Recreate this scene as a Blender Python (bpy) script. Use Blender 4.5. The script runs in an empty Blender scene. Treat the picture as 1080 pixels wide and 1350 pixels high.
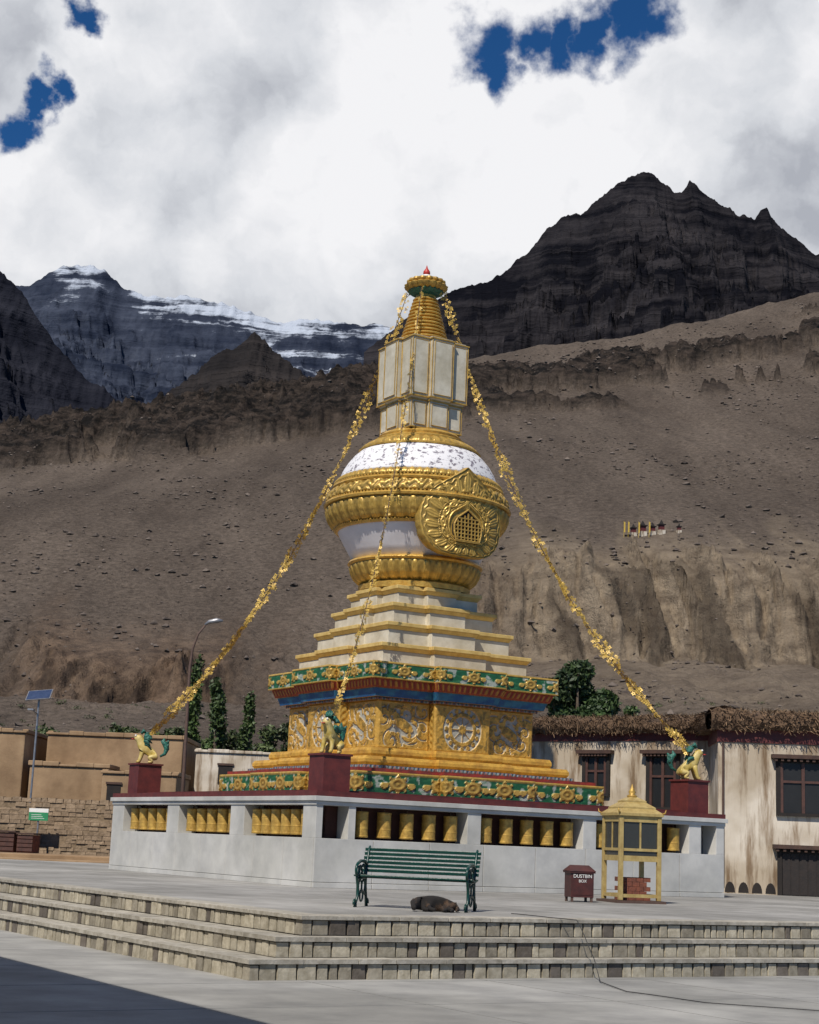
import bpy, math, random
import numpy as np
from mathutils import Vector, Matrix
random.seed(7); rng=np.random.default_rng(7)
D=bpy.data; SC=bpy.context.scene; COL=SC.collection
ZP=0.69
TH=.5474; CT,ST=math.cos(TH),math.sin(TH)
RD=np.array([CT,ST]); LD=np.array([-ST,CT])
NC=np.array([-1.552,31.616]); HL=5.2175
CC=NC+HL*(RD+LD)
SEL=math.radians(50)
SUN=Vector((-.404*math.cos(SEL),-.914*math.cos(SEL),math.sin(SEL))).normalized()

# ---------------------------------------------------------------- noise
PERM=rng.permutation(512).astype(np.int64)
def hsh(i,j,s=0): return PERM[(PERM[(i+s*37)&511]+j)&511]/511.0
def vnoise(x,y,s=0):
    xi=np.floor(x).astype(np.int64);yi=np.floor(y).astype(np.int64)
    fx=x-xi;fy=y-yi;fx=fx*fx*(3-2*fx);fy=fy*fy*(3-2*fy)
    a=hsh(xi,yi,s);b=hsh(xi+1,yi,s);c=hsh(xi,yi+1,s);d=hsh(xi+1,yi+1,s)
    return (a*(1-fx)+b*fx)*(1-fy)+(c*(1-fx)+d*fx)*fy
def fbm(x,y,o=5,s=0,g=.5):
    t=0;a=1;n=0
    for k in range(o):
        t=t+a*vnoise(x*2**k+k*17.3,y*2**k+k*9.1,s+k);n+=a;a*=g
    return t/n
def ridged(x,y,o=5,s=0,g=.5):
    t=0;a=1;n=0
    for k in range(o):
        v=1-abs(2*vnoise(x*2**k+k*13.7,y*2**k+k*5.9,s+k)-1);t=t+a*v*v;n+=a;a*=g
    return t/n
def sst(x,a,b):
    t=np.clip((x-a)/(b-a),0,1);return t*t*(3-2*t)

# ---------------------------------------------------------------- materials
def nmat(name,c1,c2=None,rough=.8,metal=0,scale=3,bump=.3,bscale=None,attr=False,dist=.02,lo=.35,hi=.65,big=None,gold=False,stretch=None):
    m=D.materials.new(name);m.use_nodes=True;nt=m.node_tree;N=nt.nodes;K=nt.links
    b=N['Principled BSDF'];b.inputs['Roughness'].default_value=rough;b.inputs['Metallic'].default_value=metal
    c2=c2 or tuple(c*.75 for c in c1)
    tc=N.new('ShaderNodeTexCoord');src=tc.outputs['Object']
    if stretch:
        mp=N.new('ShaderNodeMapping');mp.inputs['Scale'].default_value=stretch;K.new(src,mp.inputs['Vector']);src=mp.outputs[0]
    n=N.new('ShaderNodeTexNoise');n.inputs['Scale'].default_value=scale;n.inputs['Detail'].default_value=5;n.inputs['Roughness'].default_value=.65
    K.new(src,n.inputs['Vector'])
    r=N.new('ShaderNodeValToRGB');r.color_ramp.elements[0].position=lo;r.color_ramp.elements[1].position=hi
    r.color_ramp.elements[0].color=(*c2,1);r.color_ramp.elements[1].color=(*c1,1);K.new(n.outputs['Fac'],r.inputs['Fac'])
    out=r.outputs['Color']
    if attr:
        a=N.new('ShaderNodeAttribute');a.attribute_name='Col'
        mx=N.new('ShaderNodeMix');mx.data_type='RGBA';mx.blend_type='MULTIPLY';mx.inputs[0].default_value=1
        K.new(out,mx.inputs[6]);K.new(a.outputs['Color'],mx.inputs[7]);out=mx.outputs[2]
    if gold:
        a2=N.new('ShaderNodeAttribute');a2.attribute_name='Gold'
        mm=N.new('ShaderNodeMath');mm.operation='MULTIPLY';mm.inputs[1].default_value=.35;K.new(a2.outputs['Fac'],mm.inputs[0]);K.new(mm.outputs[0],b.inputs['Metallic'])
        mr=N.new('ShaderNodeMapRange');mr.inputs[3].default_value=rough;mr.inputs[4].default_value=.40;K.new(a2.outputs['Fac'],mr.inputs[0]);K.new(mr.outputs[0],b.inputs['Roughness'])
    if big:
        n3=N.new('ShaderNodeTexNoise');n3.inputs['Scale'].default_value=big[0];n3.inputs['Detail'].default_value=4;K.new(tc.outputs['Object'],n3.inputs['Vector'])
        r3=N.new('ShaderNodeValToRGB');r3.color_ramp.elements[0].position=.4;r3.color_ramp.elements[1].position=.62
        r3.color_ramp.elements[0].color=(*big[1],1);r3.color_ramp.elements[1].color=(*big[2],1);K.new(n3.outputs['Fac'],r3.inputs['Fac'])
        mx=N.new('ShaderNodeMix');mx.data_type='RGBA';mx.blend_type='MULTIPLY';mx.inputs[0].default_value=1
        K.new(out,mx.inputs[6]);K.new(r3.outputs[0],mx.inputs[7]);out=mx.outputs[2]
    K.new(out,b.inputs['Base Color'])
    if bump>0:
        n2=N.new('ShaderNodeTexNoise');n2.inputs['Scale'].default_value=bscale or scale*4;n2.inputs['Detail'].default_value=3;K.new(src,n2.inputs['Vector'])
        bp=N.new('ShaderNodeBump');bp.inputs['Strength'].default_value=bump;bp.inputs['Distance'].default_value=dist;K.new(n2.outputs['Fac'],bp.inputs['Height']);K.new(bp.outputs[0],b.inputs['Normal'])
    return m
GOLDC=(.68,.43,.095)
M={}
M['gold']=nmat('gold_paint',(.66,.42,.095),(.42,.235,.045),rough=.40,metal=.35,scale=6,bump=.5,bscale=22,dist=.03)
M['dullgold']=nmat('dull_gold',(.56,.36,.08),(.32,.185,.04),rough=.48,metal=.3,scale=9,bump=.3,bscale=30)
M['garland']=nmat('garland_gold',(.62,.42,.085),(.38,.24,.05),rough=.5,metal=.15,scale=9,bump=0)
M['yellow']=nmat('yellow_paint',(.62,.45,.16),(.46,.31,.09),rough=.55,metal=.05,scale=5,bump=.15)
M['palegold']=nmat('pale_gold_paint',(.50,.38,.15),(.36,.25,.085),rough=.45,metal=.2,scale=9,bump=.15)
M['ornament']=nmat('painted_relief',(1,1,1),(.66,.66,.66),rough=.6,scale=9,bump=.4,bscale=40,dist=.01,attr=True,gold=True)
M['marble']=nmat('marble',(.60,.59,.555),(.46,.455,.435),rough=.4,scale=1.6,bump=.04,big=(.6,(.80,.80,.78),(1,1,1)))
M['white']=nmat('old_white_paint',(.60,.56,.46),(.45,.41,.32),rough=.7,scale=3,bump=.2,big=(1.1,(.82,.80,.75),(1,1,1)))
M['domewhite']=nmat('dome_white',(.70,.68,.70),(.60,.58,.60),rough=.6,scale=2,bump=.1)
M['peel']=nmat('peeling_white',(.68,.67,.68),(.16,.14,.17),rough=.7,scale=7,bump=.3,lo=.40,hi=.46,stretch=(1,1,1.6))
M['dark']=nmat('dark_recess',(.02,.015,.012),(.01,.008,.008),rough=.9,bump=0)
M['maroon']=nmat('maroon_paint',(.13,.024,.02),(.075,.015,.014),rough=.6,scale=4,bump=.1)
M['binred']=nmat('bin_maroon',(.075,.018,.014),(.04,.012,.010),rough=.55,scale=6,bump=.1)
M['nicheback']=nmat('niche_back',(.07,.022,.014),(.04,.014,.010),rough=.8,scale=4,bump=.1)
M['concrete']=nmat('paving_concrete',(.40,.40,.385),(.31,.31,.30),rough=.85,scale=1.5,bump=.25,bscale=30,dist=.004,big=(.25,(.8,.8,.79),(1,1,1)))
M['joint']=nmat('dark_joint',(.12,.12,.115),(.08,.08,.08),rough=.9,bump=0)
M['stepstone']=nmat('step_stone',(1,1,1),(.62,.60,.56),rough=.85,scale=8,bump=.5,bscale=30,dist=.01,attr=True)
M['mud']=nmat('mud_plaster',(.36,.245,.14),(.26,.17,.095),rough=.95,scale=1.2,bump=.4,bscale=12,big=(.5,(.74,.72,.70),(1,1,1)))
M['rubble']=nmat('rubble',(1,1,1),(.6,.58,.55),rough=.95,scale=5,bump=.7,bscale=12,dist=.04,attr=True)
M['wash']=nmat('stained_whitewash',(.60,.54,.45),(.25,.18,.115),rough=.9,scale=1.7,bump=.4,bscale=10,stretch=(2.2,2.2,.30),lo=.35,hi=.53,big=(.8,(.66,.61,.54),(1,1,1)))
M['twig']=nmat('twigs',(1,1,1),(.5,.45,.4),rough=.95,scale=6,bump=.3,attr=True)
M['wood']=nmat('dark_wood',(.07,.035,.022),(.04,.02,.014),rough=.7,scale=6,bump=.2)
M['doorblack']=nmat('doorway_black',(.022,.015,.012),(.012,.009,.008),rough=.7,scale=6,bump=.2)  # near-black colour on the door leaf stands for the unlit opening
M['redwood']=nmat('red_window',(.085,.035,.024),(.05,.022,.016),rough=.6,scale=6,bump=.1)
M['glass']=nmat('window_glass',(.010,.010,.010),(.006,.006,.006),rough=.5,bump=0)
M['green_iron']=nmat('green_paint',(.003,.045,.035),(.002,.028,.022),rough=.35,scale=10,bump=.1)
M['metal']=nmat('galvanised',(.35,.35,.36),(.25,.25,.26),rough=.45,metal=.7,scale=8,bump=0)
M['rust']=nmat('rusty_pole',(.10,.06,.045),(.07,.04,.03),rough=.7,scale=8,bump=.1)
M['solar']=nmat('solar_cell',(.05,.07,.13),(.03,.045,.09),rough=.12,scale=8,bump=0)
M['bark']=nmat('bark',(.12,.09,.06),(.07,.05,.035),rough=.9,scale=8,bump=.5)
M['leaf']=nmat('leaves',(1,1,1),(.55,.6,.5),rough=.6,scale=1.5,bump=0,attr=True)
M['black']=nmat('black_cable',(.03,.03,.03),(.02,.02,.02),rough=.6,bump=0)
M['fur']=nmat('dog_fur',(.07,.04,.022),(.010,.008,.007),rough=.9,scale=5,bump=.6,bscale=60,dist=.01,lo=.52,hi=.64)
M['lionbody']=nmat('lion_body',(.56,.45,.18),(.38,.27,.04),rough=.5,scale=6,bump=.2)
M['mane']=nmat('lion_mane',(.02,.15,.105),(.015,.07,.06),rough=.5,scale=14,bump=.8,bscale=25,dist=.03)
M['red']=nmat('red_paint',(.45,.03,.02),(.3,.02,.015),rough=.5,bump=0)
M['signgreen']=nmat('sign_green',(.03,.25,.10),(.02,.2,.08),rough=.5,bump=0)
M['signwhite']=nmat('sign_white',(.75,.75,.72),(.68,.68,.65),rough=.5,bump=0)
M['flag']=nmat('flag_yellow',(.55,.38,.05),(.45,.30,.04),rough=.7,bump=0)
M['brick']=nmat('red_brick',(.22,.07,.04),(.11,.04,.028),rough=.9,scale=8,bump=.4)

# ---------------------------------------------------------------- mesh builder
class MB:
    def __init__(s): s.v=[];s.f=[];s.m=[];s.c=[];s.usec=False;s.xf=None
    def add(s,vs,fs,m=0,c=None):
        o=len(s.v)
        if s.xf is not None: vs=[tuple(s.xf@Vector(p)) for p in vs]
        s.v+= [tuple(p) for p in vs]; s.f+=[tuple(i+o for i in f) for f in fs]; s.m+=[m]*len(fs)
        if c is not None: s.usec=True
        s.c+=[c or (1,1,1)]*len(vs)
    def box(s,x0,x1,y0,y1,z0,z1,m=0,c=None,ins=0):
        vs=[(x0,y0,z0),(x1,y0,z0),(x1,y1,z0),(x0,y1,z0),(x0+ins,y0+ins,z1),(x1-ins,y0+ins,z1),(x1-ins,y1-ins,z1),(x0+ins,y1-ins,z1)]
        s.add(vs,[(3,2,1,0),(4,5,6,7),(0,1,5,4),(1,2,6,5),(2,3,7,6),(3,0,4,7)],m,c)
    def prism(s,pts,z0,z1,m=0,c=None,pts2=None):
        n=len(pts);pts2=pts2 or pts
        s.add([(p[0],p[1],z0) for p in pts]+[(p[0],p[1],z1) for p in pts2],[tuple(range(n))[::-1],tuple(range(n,2*n))]+[(i,(i+1)%n,n+(i+1)%n,n+i) for i in range(n)],m,c)
    def tube(s,pts,r,n=8,m=0,c=None,cap=True):
        pts=[Vector(p) for p in pts];N=len(pts);rr=r if isinstance(r,(list,tuple)) else [r]*N
        vs=[];prev=None
        for i,p in enumerate(pts):
            t=(pts[min(i+1,N-1)]-pts[max(i-1,0)]).normalized()
            if prev is None:
                a=Vector((0,0,1)) if abs(t.z)<.9 else Vector((1,0,0));u=t.cross(a).normalized()
            else: u=(prev-t*prev.dot(t)).normalized()
            prev=u;w=t.cross(u)
            for k in range(n):
                an=2*math.pi*k/n;vs.append(p+(u*math.cos(an)+w*math.sin(an))*rr[i])
        fs=[(i*n+k,i*n+(k+1)%n,(i+1)*n+(k+1)%n,(i+1)*n+k) for i in range(N-1) for k in range(n)]
        if cap: fs+=[tuple(range(n))[::-1],tuple(range((N-1)*n,N*n))]
        s.add(vs,fs,m,c)
    def rev(s,prof,n=48,m=0,c=None,mod=None,cx=0,cy=0):
        P=len(prof);vs=[]
        for i,(r,z) in enumerate(prof):
            for k in range(n):
                a=2*math.pi*k/n;dr=mod(a,i/(P-1)) if mod else 0
                vs.append((cx+(r+dr)*math.cos(a),cy+(r+dr)*math.sin(a),z))
        fs=[(i*n+k,i*n+(k+1)%n,(i+1)*n+(k+1)%n,(i+1)*n+k) for i in range(P-1) for k in range(n)]
        fs+=[tuple(range(n))[::-1],tuple(range((P-1)*n,P*n))]
        s.add(vs,fs,m,c)
    def build(s,name,mats,parent=None,smooth=False,bevel=0,loc=None,rz=0,angle=None):
        me=D.meshes.new(name);me.from_pydata(s.v,[],s.f)
        for m in mats: me.materials.append(m)
        me.polygons.foreach_set('material_index',s.m)
        if smooth: me.polygons.foreach_set('use_smooth',[True]*len(s.f))
        if s.usec:
            at=me.color_attributes.new('Col','FLOAT_COLOR','POINT')
            at.data.foreach_set('color',np.array([(*c,1) for c in s.c],dtype=np.float32).ravel())
        me.update()
        o=D.objects.new(name,me);COL.objects.link(o)
        if parent: o.parent=parent
        if loc is not None: o.location=loc
        o.rotation_euler[2]=rz
        if bevel:
            b=o.modifiers.new('b','BEVEL');b.width=bevel;b.segments=2;b.limit_method='ANGLE'
        if angle and smooth:
            try: me.set_sharp_from_angle(angle=math.radians(angle))
            except Exception: pass
        return o
def lab(o,label,cat,group=None):
    o['label']=label;o['category']=cat
    if group:o['group']=group
    return o
def empty(name,loc,rz=0,label=None,cat=None,group=None):
    e=D.objects.new(name,None);COL.objects.link(e);e.location=loc;e.rotation_euler[2]=rz;e.empty_display_size=.2
    if label: lab(e,label,cat,group)
    return e
def clone(o,loc,rz=None):
    n=o.copy();COL.objects.link(n);n.location=loc
    if rz is not None:n.rotation_euler[2]=rz
    for ch in [c for c in D.objects if c.parent==o]:
        c2=ch.copy();COL.objects.link(c2);c2.parent=n
    return n
def gridmesh(name,V,nx,ny,mat,attrs=None,smooth=True,parent=None,col=None):
    me=D.meshes.new(name);me.vertices.add(len(V));me.vertices.foreach_set('co',V.astype(np.float32).ravel())
    i=np.arange((ny-1)*(nx-1));r=i//(nx-1);c=i%(nx-1);a=r*nx+c
    q=np.stack([a,a+1,a+nx+1,a+nx],1).ravel()
    me.loops.add(len(q));me.loops.foreach_set('vertex_index',q.astype(np.int32))
    me.polygons.add(len(i));me.polygons.foreach_set('loop_start',(np.arange(len(i))*4).astype(np.int32))
    me.polygons.foreach_set('use_smooth',np.full(len(i),smooth))
    me.materials.append(mat);me.update(calc_edges=True);me.validate()
    for k,v in (attrs or {}).items():
        at=me.attributes.new(k,'FLOAT','POINT');at.data.foreach_set('value',v.astype(np.float32).ravel())
    if col is not None:
        at=me.color_attributes.new('Col','FLOAT_COLOR','POINT');cc=col.reshape(-1,3);at.data.foreach_set('color',np.concatenate([cc,np.ones((len(cc),1))],1).astype(np.float32).ravel())
    o=D.objects.new(name,me);COL.objects.link(o)
    if parent:o.parent=parent
    return o

# ---------------------------------------------------------------- terrain
RX=[-400,-157,-100,-43,-20,15,44,73,103,132,156,400];RZ=[118,142,157,169,176,185,191,197,203,212,219,270]
def H(X,Y,full=False):
    X=np.asarray(X,float);Y=np.asarray(Y,float)
    t=sst(X,-8,26)
    big=fbm(X/45,Y/400,3,21)
    zr=np.interp(X,RX,RZ)
    yb0=250+20*t;zb0=23+11*t;yt0=yb0+6+18*t
    zt0=zb0+3+(1-t)*5+t*19
    base=np.interp(Y,[-2000,52,70,100,150],[-.01,-.01,.9,3,9])
    base=np.where(Y>150,9+(zb0-9)*(Y-150)/(yb0-150),base)
    plat=zt0+(zr-zt0)*(Y-yt0)/(600-yt0)
    wx=X+7*(fbm(X/14,Y/14,3,91)-.5)
    rb=ridged(wx/12,Y/120,3,3);rb2=ridged(wx/4.4+Y/60,Y/60,2,8)
    ybr=yb0-6+(13+12*t)*(rb-.45)+(8+8*t)*(rb2-.45)+(34-10*t)*(big-.5)
    lm=sst(X,-68,-56)*sst(big+.12*fbm(X/6,Y/300,3,5),.40,.52)
    cw=3.5+13*t+26*(1-np.maximum(t,lm))
    k=np.clip((Y-ybr)/cw,0,1)
    k=np.where(t>.5,k,k**.7)
    k=np.where(Y<150,0,k)
    h=base*(1-k)+plat*k
    zone=sst(Y,ybr-4,ybr+3)*(1-sst(Y,ybr+cw,ybr+cw+16))
    zl=np.maximum(t,lm)
    h=h+zone*zl*(7*(rb2-.5)+5.5*(ridged(wx/2.0,Y/10,3,14)-.5))
    h=np.where(Y>600,zr-(Y-600)*.12,h)
    crest=sst(Y,520,600)
    h=h+crest*(3.5*(fbm(X/26,Y/40,4,9)-.5)+2.0*(ridged(X/11,Y/30,3,19)-.45))
    amp=sst(Y,110,240)
    # shallow diagonal chutes running down the scree
    chute=ridged((X+.25*Y)/26,Y/260,3,37)
    h=h+amp*(6*(fbm(X/80,Y/90,3,30)-.5)*sst(600-Y,0,60)+1.2*(fbm(X/14,Y/34,4,33)-.5)+.4*(fbm(X/2.2,Y/2.2,3,35)-.5))
    h=h+sst(Y,290,340)*sst(600-Y,40,120)*2.4*(chute-.5)
    hm=sst(Y,160,200)*sst(ybr-Y,-3,22)
    h=h+hm*2.8*(ridged(X/14,Y/18,4,44)-.45)
    yc=np.interp(X,[-200,-60,0,40,90,160],[530,525,512,495,510,545])+60*(fbm(X/42,X*0+4,3,51)-.5)*sst(X,-10,40)
    hw=np.interp(X,[-200,-60,0,40,90,160],[80,78,60,55,55,50])
    bm=np.clip(1-abs((Y-yc)/hw),0,1)
    pat=fbm(wx/24,Y/22,5,50,.55);rr=ridged(wx/12,Y/17,5,60,.6);rf=ridged(X/4,Y/4,4,64,.6)
    thr=np.interp(X,[-200,-60,20,50,160],[.42,.44,.52,.655,.66])
    rm=sst(pat+.22*bm+.26*(rr-.5)-.03,thr,thr+.07)*sst(bm,0,.25)
    h=h+rm*(1.5+11*rr*(.3+bm)+4*rf)*(1-.45*t)
    bad=sst(Y,ybr-10,ybr)*(1-sst(Y,ybr+cw+2,ybr+cw+40))
    low=sst(Y,180,215)*(1-sst(Y,ybr-8,ybr))*.45*t
    bad=np.maximum(bad*zl,low)
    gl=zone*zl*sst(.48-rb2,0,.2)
    if full: return h,rm,bad,t,gl
    return h
mT=D.materials.new('mountain_scree');mT.use_nodes=True
def terrain_mat(m):
    nt=m.node_tree;N=nt.nodes;K=nt.links;b=N['Principled BSDF'];b.inputs['Roughness'].default_value=.95;b.inputs['Specular IOR Level'].default_value=.12
    tc=N.new('ShaderNodeTexCoord');P=tc.outputs['Object']
    def noise(s,d=5,r=.6,sc=None):
        n=N.new('ShaderNodeTexNoise');n.inputs['Scale'].default_value=s;n.inputs['Detail'].default_value=d;n.inputs['Roughness'].default_value=r
        v=P
        if sc:
            mp=N.new('ShaderNodeMapping');mp.inputs['Scale'].default_value=sc;mp.inputs['Rotation'].default_value=(0,0,.25 if sc[1]<.5 else 0);K.new(P,mp.inputs[0]);v=mp.outputs[0]
        K.new(v,n.inputs['Vector']);return n.outputs['Fac']
    def ramp(f,c1,c2,a=.35,bb=.65):
        r=N.new('ShaderNodeValToRGB');r.color_ramp.elements[0].position=a;r.color_ramp.elements[1].position=bb
        r.color_ramp.elements[0].color=(*c1,1);r.color_ramp.elements[1].color=(*c2,1);K.new(f,r.inputs[0]);return r.outputs[0]
    def mix(f,a,c,mode='MIX'):
        x=N.new('ShaderNodeMix');x.data_type='RGBA';x.blend_type=mode
        if isinstance(f,float):x.inputs[0].default_value=f
        else:K.new(f,x.inputs[0])
        K.new(a,x.inputs[6]);K.new(c,x.inputs[7]);return x.outputs[2]
    def at(n):
        a=N.new('ShaderNodeAttribute');a.attribute_name=n;return a.outputs['Fac']
    scree=ramp(noise(.045,6,.65,(1,.22,.22)),(.092,.073,.060),(.168,.136,.112))
    scree=mix(1.0,scree,ramp(noise(.9,4,.8),(.46,.45,.43),(1.2,1.18,1.15),.32,.68),'MULTIPLY')
    rock=ramp(noise(.15,6,.75,(1,1,2.5)),(.009,.008,.0075),(.080,.060,.048),.42,.68)
    bad=ramp(noise(.2,5,.65,(1,1,2)),(.14,.108,.078),(.29,.232,.166),.35,.65)
    badl=ramp(noise(.3,5,.65,(1,1,.5)),(.055,.036,.026),(.20,.138,.094),.35,.65)
    badc=mix(at('tanmask'),badl,bad)
    c=mix(at('bad'),scree,badc);c=mix(at('rock'),c,rock)
    dk=N.new('ShaderNodeRGB');dk.outputs[0].default_value=(.035,.026,.020,1)  # shade in the gullies painted as a darker ground colour
    gm=N.new('ShaderNodeMath');gm.operation='MULTIPLY';gm.inputs[1].default_value=.65;K.new(at('gully_shade'),gm.inputs[0])
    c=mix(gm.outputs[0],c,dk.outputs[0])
    K.new(c,b.inputs['Base Color'])
    bp=N.new('ShaderNodeBump');bp.inputs['Strength'].default_value=1.0;bp.inputs['Distance'].default_value=1.9;K.new(noise(.35,6,.75),bp.inputs['Height']);K.new(bp.outputs[0],b.inputs['Normal'])
terrain_mat(mT)
Ys=np.concatenate([np.linspace(-90,40,14),np.linspace(44,150,45)[0:-1],np.linspace(150,215,45)[:-1],np.linspace(215,335,200)[:-1],np.linspace(335,610,270)[:-1],np.linspace(610,1100,22)])
nu=700;u=np.linspace(-1,1,nu);us=u*(1+1.6*abs(u)**8)
YY,UU=np.meshgrid(Ys,us,indexing='ij');XX=UU*(np.maximum(YY,0)*.33+55)
ZZ,rm,bad,tm,gl_=H(XX,YY,True)
V=np.stack([XX,YY,ZZ],-1).reshape(-1,3)
g=gridmesh('ground',V,nu,len(Ys),mT,{'rock':rm,'bad':bad,'tanmask':tm,'gully_shade':gl_});g['kind']='structure'

def rocks():
    n=9000
    Y=150+440*rng.random(n)**.8;X=(rng.random(n)*2-1)*(Y*.30)
    cl=fbm(X/25,Y/25,3,70);keep=rng.random(n)<np.clip((cl-.38)*4.5,.05,1);X=X[keep];Y=Y[keep];n=len(X)
    Z=H(X,Y);s=.12+.65*rng.random(n)**6+.0006*Y
    base=np.array([(1,0,0),(-1,0,0),(0,1,0),(0,-1,0),(0,0,1),(0,0,-1),(.7,.7,.3),(-.6,.5,.5)])*1.0
    F=np.array([(0,6,4),(6,2,4),(2,7,4),(7,1,4),(1,3,4),(3,0,4),(0,2,6),(2,1,7),(1,2,5),(2,0,5),(0,3,5),(3,1,5)])
    Vv=base[None]*s[:,None,None]*(.55+.7*rng.random((n,8,1)))*np.array([1,.9,.7])
    a=rng.random(n)*6.28;c,s_=np.cos(a),np.sin(a)
    x=Vv[...,0]*c[:,None]-Vv[...,1]*s_[:,None];y=Vv[...,0]*s_[:,None]+Vv[...,1]*c[:,None]
    W=np.stack([x+X[:,None],y+Y[:,None],Vv[...,2]+Z[:,None]+.1*s[:,None]],-1).reshape(-1,3)
    FF=(F[None]+(np.arange(n)*8)[:,None,None]).reshape(-1,3)
    me=D.meshes.new('loose_rocks');me.from_pydata(W.tolist(),[],FF.tolist());me.materials.append(nmat('loose_rock',(.16,.128,.105),(.038,.028,.022),rough=.95,scale=.25,bump=0))
    o=D.objects.new('loose_rocks',me);COL.objects.link(o);o['kind']='stuff'
    lab(o,'brown boulders and stones scattered over the scree slope','rocks')
rocks()

def mtn_mat(name,c1,c2,snow=None,tilt=.05,vs=.035,lo=.4,hi=.62):
    m=D.materials.new(name);m.use_nodes=True;nt=m.node_tree;N=nt.nodes;K=nt.links;b=N['Principled BSDF'];b.inputs['Roughness'].default_value=.95;b.inputs['Specular IOR Level'].default_value=.08
    tc=N.new('ShaderNodeTexCoord')
    mp=N.new('ShaderNodeMapping');mp.inputs['Scale'].default_value=(.0022,.0022,vs);mp.inputs['Rotation'].default_value=(0,tilt,0);K.new(tc.outputs['Object'],mp.inputs[0])
    n=N.new('ShaderNodeTexNoise');n.inputs['Scale'].default_value=1;n.inputs['Detail'].default_value=6;n.inputs['Roughness'].default_value=.62;n.inputs['Distortion'].default_value=.6;K.new(mp.outputs[0],n.inputs[0])
    n2=N.new('ShaderNodeTexNoise');n2.inputs['Scale'].default_value=.012;n2.inputs['Detail'].default_value=6;n2.inputs['Roughness'].default_value=.7;K.new(tc.outputs['Object'],n2.inputs[0])
    ad=N.new('ShaderNodeMath');ad.operation='ADD';K.new(n.outputs[0],ad.inputs[0]);K.new(n2.outputs[0],ad.inputs[1])
    hf=N.new('ShaderNodeMath');hf.operation='MULTIPLY';hf.inputs[1].default_value=.5;K.new(ad.outputs[0],hf.inputs[0])
    r=N.new('ShaderNodeValToRGB');r.color_ramp.elements[0].position=lo;r.color_ramp.elements[1].position=hi;r.color_ramp.elements[0].color=(*c1,1);r.color_ramp.elements[1].color=(*c2,1);K.new(hf.outputs[0],r.inputs[0])
    out=r.outputs[0]
    if snow:
        a=N.new('ShaderNodeAttribute');a.attribute_name='snow'
        s1=N.new('ShaderNodeMath');s1.operation='MULTIPLY_ADD';s1.inputs[1].default_value=.65;K.new(n.outputs[0],s1.inputs[0]);K.new(a.outputs['Fac'],s1.inputs[2])
        s2=N.new('ShaderNodeMath');s2.operation='MULTIPLY_ADD';s2.inputs[1].default_value=.35;K.new(n2.outputs[0],s2.inputs[0]);K.new(s1.outputs[0],s2.inputs[2])
        rr=N.new('ShaderNodeValToRGB');rr.color_ramp.elements[0].position=.88;rr.color_ramp.elements[1].position=.94;K.new(s2.outputs[0],rr.inputs[0])
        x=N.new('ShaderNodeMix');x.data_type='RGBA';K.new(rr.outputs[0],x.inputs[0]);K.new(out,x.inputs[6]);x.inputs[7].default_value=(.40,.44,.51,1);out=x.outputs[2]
    K.new(out,b.inputs['Base Color'])
    bp=N.new('ShaderNodeBump');bp.inputs['Strength'].default_value=1;bp.inputs['Distance'].default_value=18;K.new(hf.outputs[0],bp.inputs['Height']);K.new(bp.outputs[0],b.inputs['Normal'])
    return m
def mountain(name,tab,Y0,front,back,drop,amp,gx,mat,seed,nx=420,ny=170,rough=10,snow=None,jag=1.0):
    xs=[p[0] for p in tab];zs=[p[1] for p in tab]
    X=np.linspace(xs[0],xs[-1],nx);tt=np.linspace(0,1,ny)
    Y=Y0-front*(1-tt**1.0)
    Y=np.concatenate([Y,Y0+back*np.linspace(.05,1,10)])
    YY,XX=np.meshgrid(Y,X,indexing='ij')
    zr=np.interp(XX,xs,zs)+rough*(fbm(XX/gx*1.7,XX*0+seed,5,seed,.62)-.5)+rough*.5*(ridged(XX/gx*4.3,XX*0+seed*.7,4,seed+2,.6)-.5)
    d=np.clip((Y0-YY)/front,0,1)
    wx=XX+ (fbm(XX/gx,YY/gx,4,seed+11)-.5)*gx*1.6
    wy=YY+(fbm(XX/gx+7,YY/gx,4,seed+12)-.5)*gx*1.6
    rg=ridged(wx/gx,wy/(gx*1.5),6,seed+5,.62)
    z=zr-drop*(d**.85)-amp*(1-rg)*np.minimum(d*5,1)+amp*.5*(fbm(XX/gx*3,YY/gx*3,5,seed+7,.6)-.5)*np.minimum(d*8,1)
    S=drop*.09;q=(z+.12*XX)/S;fr=q-np.floor(q);z=z+jag*S*.7*(sst(fr,.3,.7)-fr)*np.minimum(d*6,1)*(.3+vnoise(XX/gx,YY/gx,seed+31))
    z=np.where(YY>Y0,zr-(YY-Y0)*.5,z)
    at={'snow':snow(XX,z,zr,d)} if snow is not None else None
    o=gridmesh(name,np.stack([XX,YY,z],-1).reshape(-1,3),nx,len(Y),mat,at)
    o['kind']='structure';return o
mD=mtn_mat('cloud_shadow_rock',(.0028,.003,.0055),(.040,.036,.039),tilt=.06,vs=.05,lo=.44,hi=.64)  # cloud shadow over this peak is put into its dark rock colour
mB=mtn_mat('hazy_rock',(.012,.017,.032),(.052,.062,.09),snow=True,vs=.03)  # distance haze is mixed into the colour as a bluish tone
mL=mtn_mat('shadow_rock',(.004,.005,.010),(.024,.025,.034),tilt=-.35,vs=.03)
mS=mtn_mat('hill_rock',(.006,.006,.007),(.036,.031,.030),vs=.06)
mountain('mountain',[(-60,560),(0,612),(34,634),(78,650),(130,689),(148,715),(165,733),(188,738),(209,757),(228,777),(244,787),(258,790),(271,789),(286,781),(298,768),(306,770),(316,787),(330,776),(352,762),(375,748),(393,741),(400,752),(407,756),(414,742),(424,729),(468,699),(560,640),(700,560)],1800,460,300,330,95,55,mD,5,nx=700,ny=300,rough=13)
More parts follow.
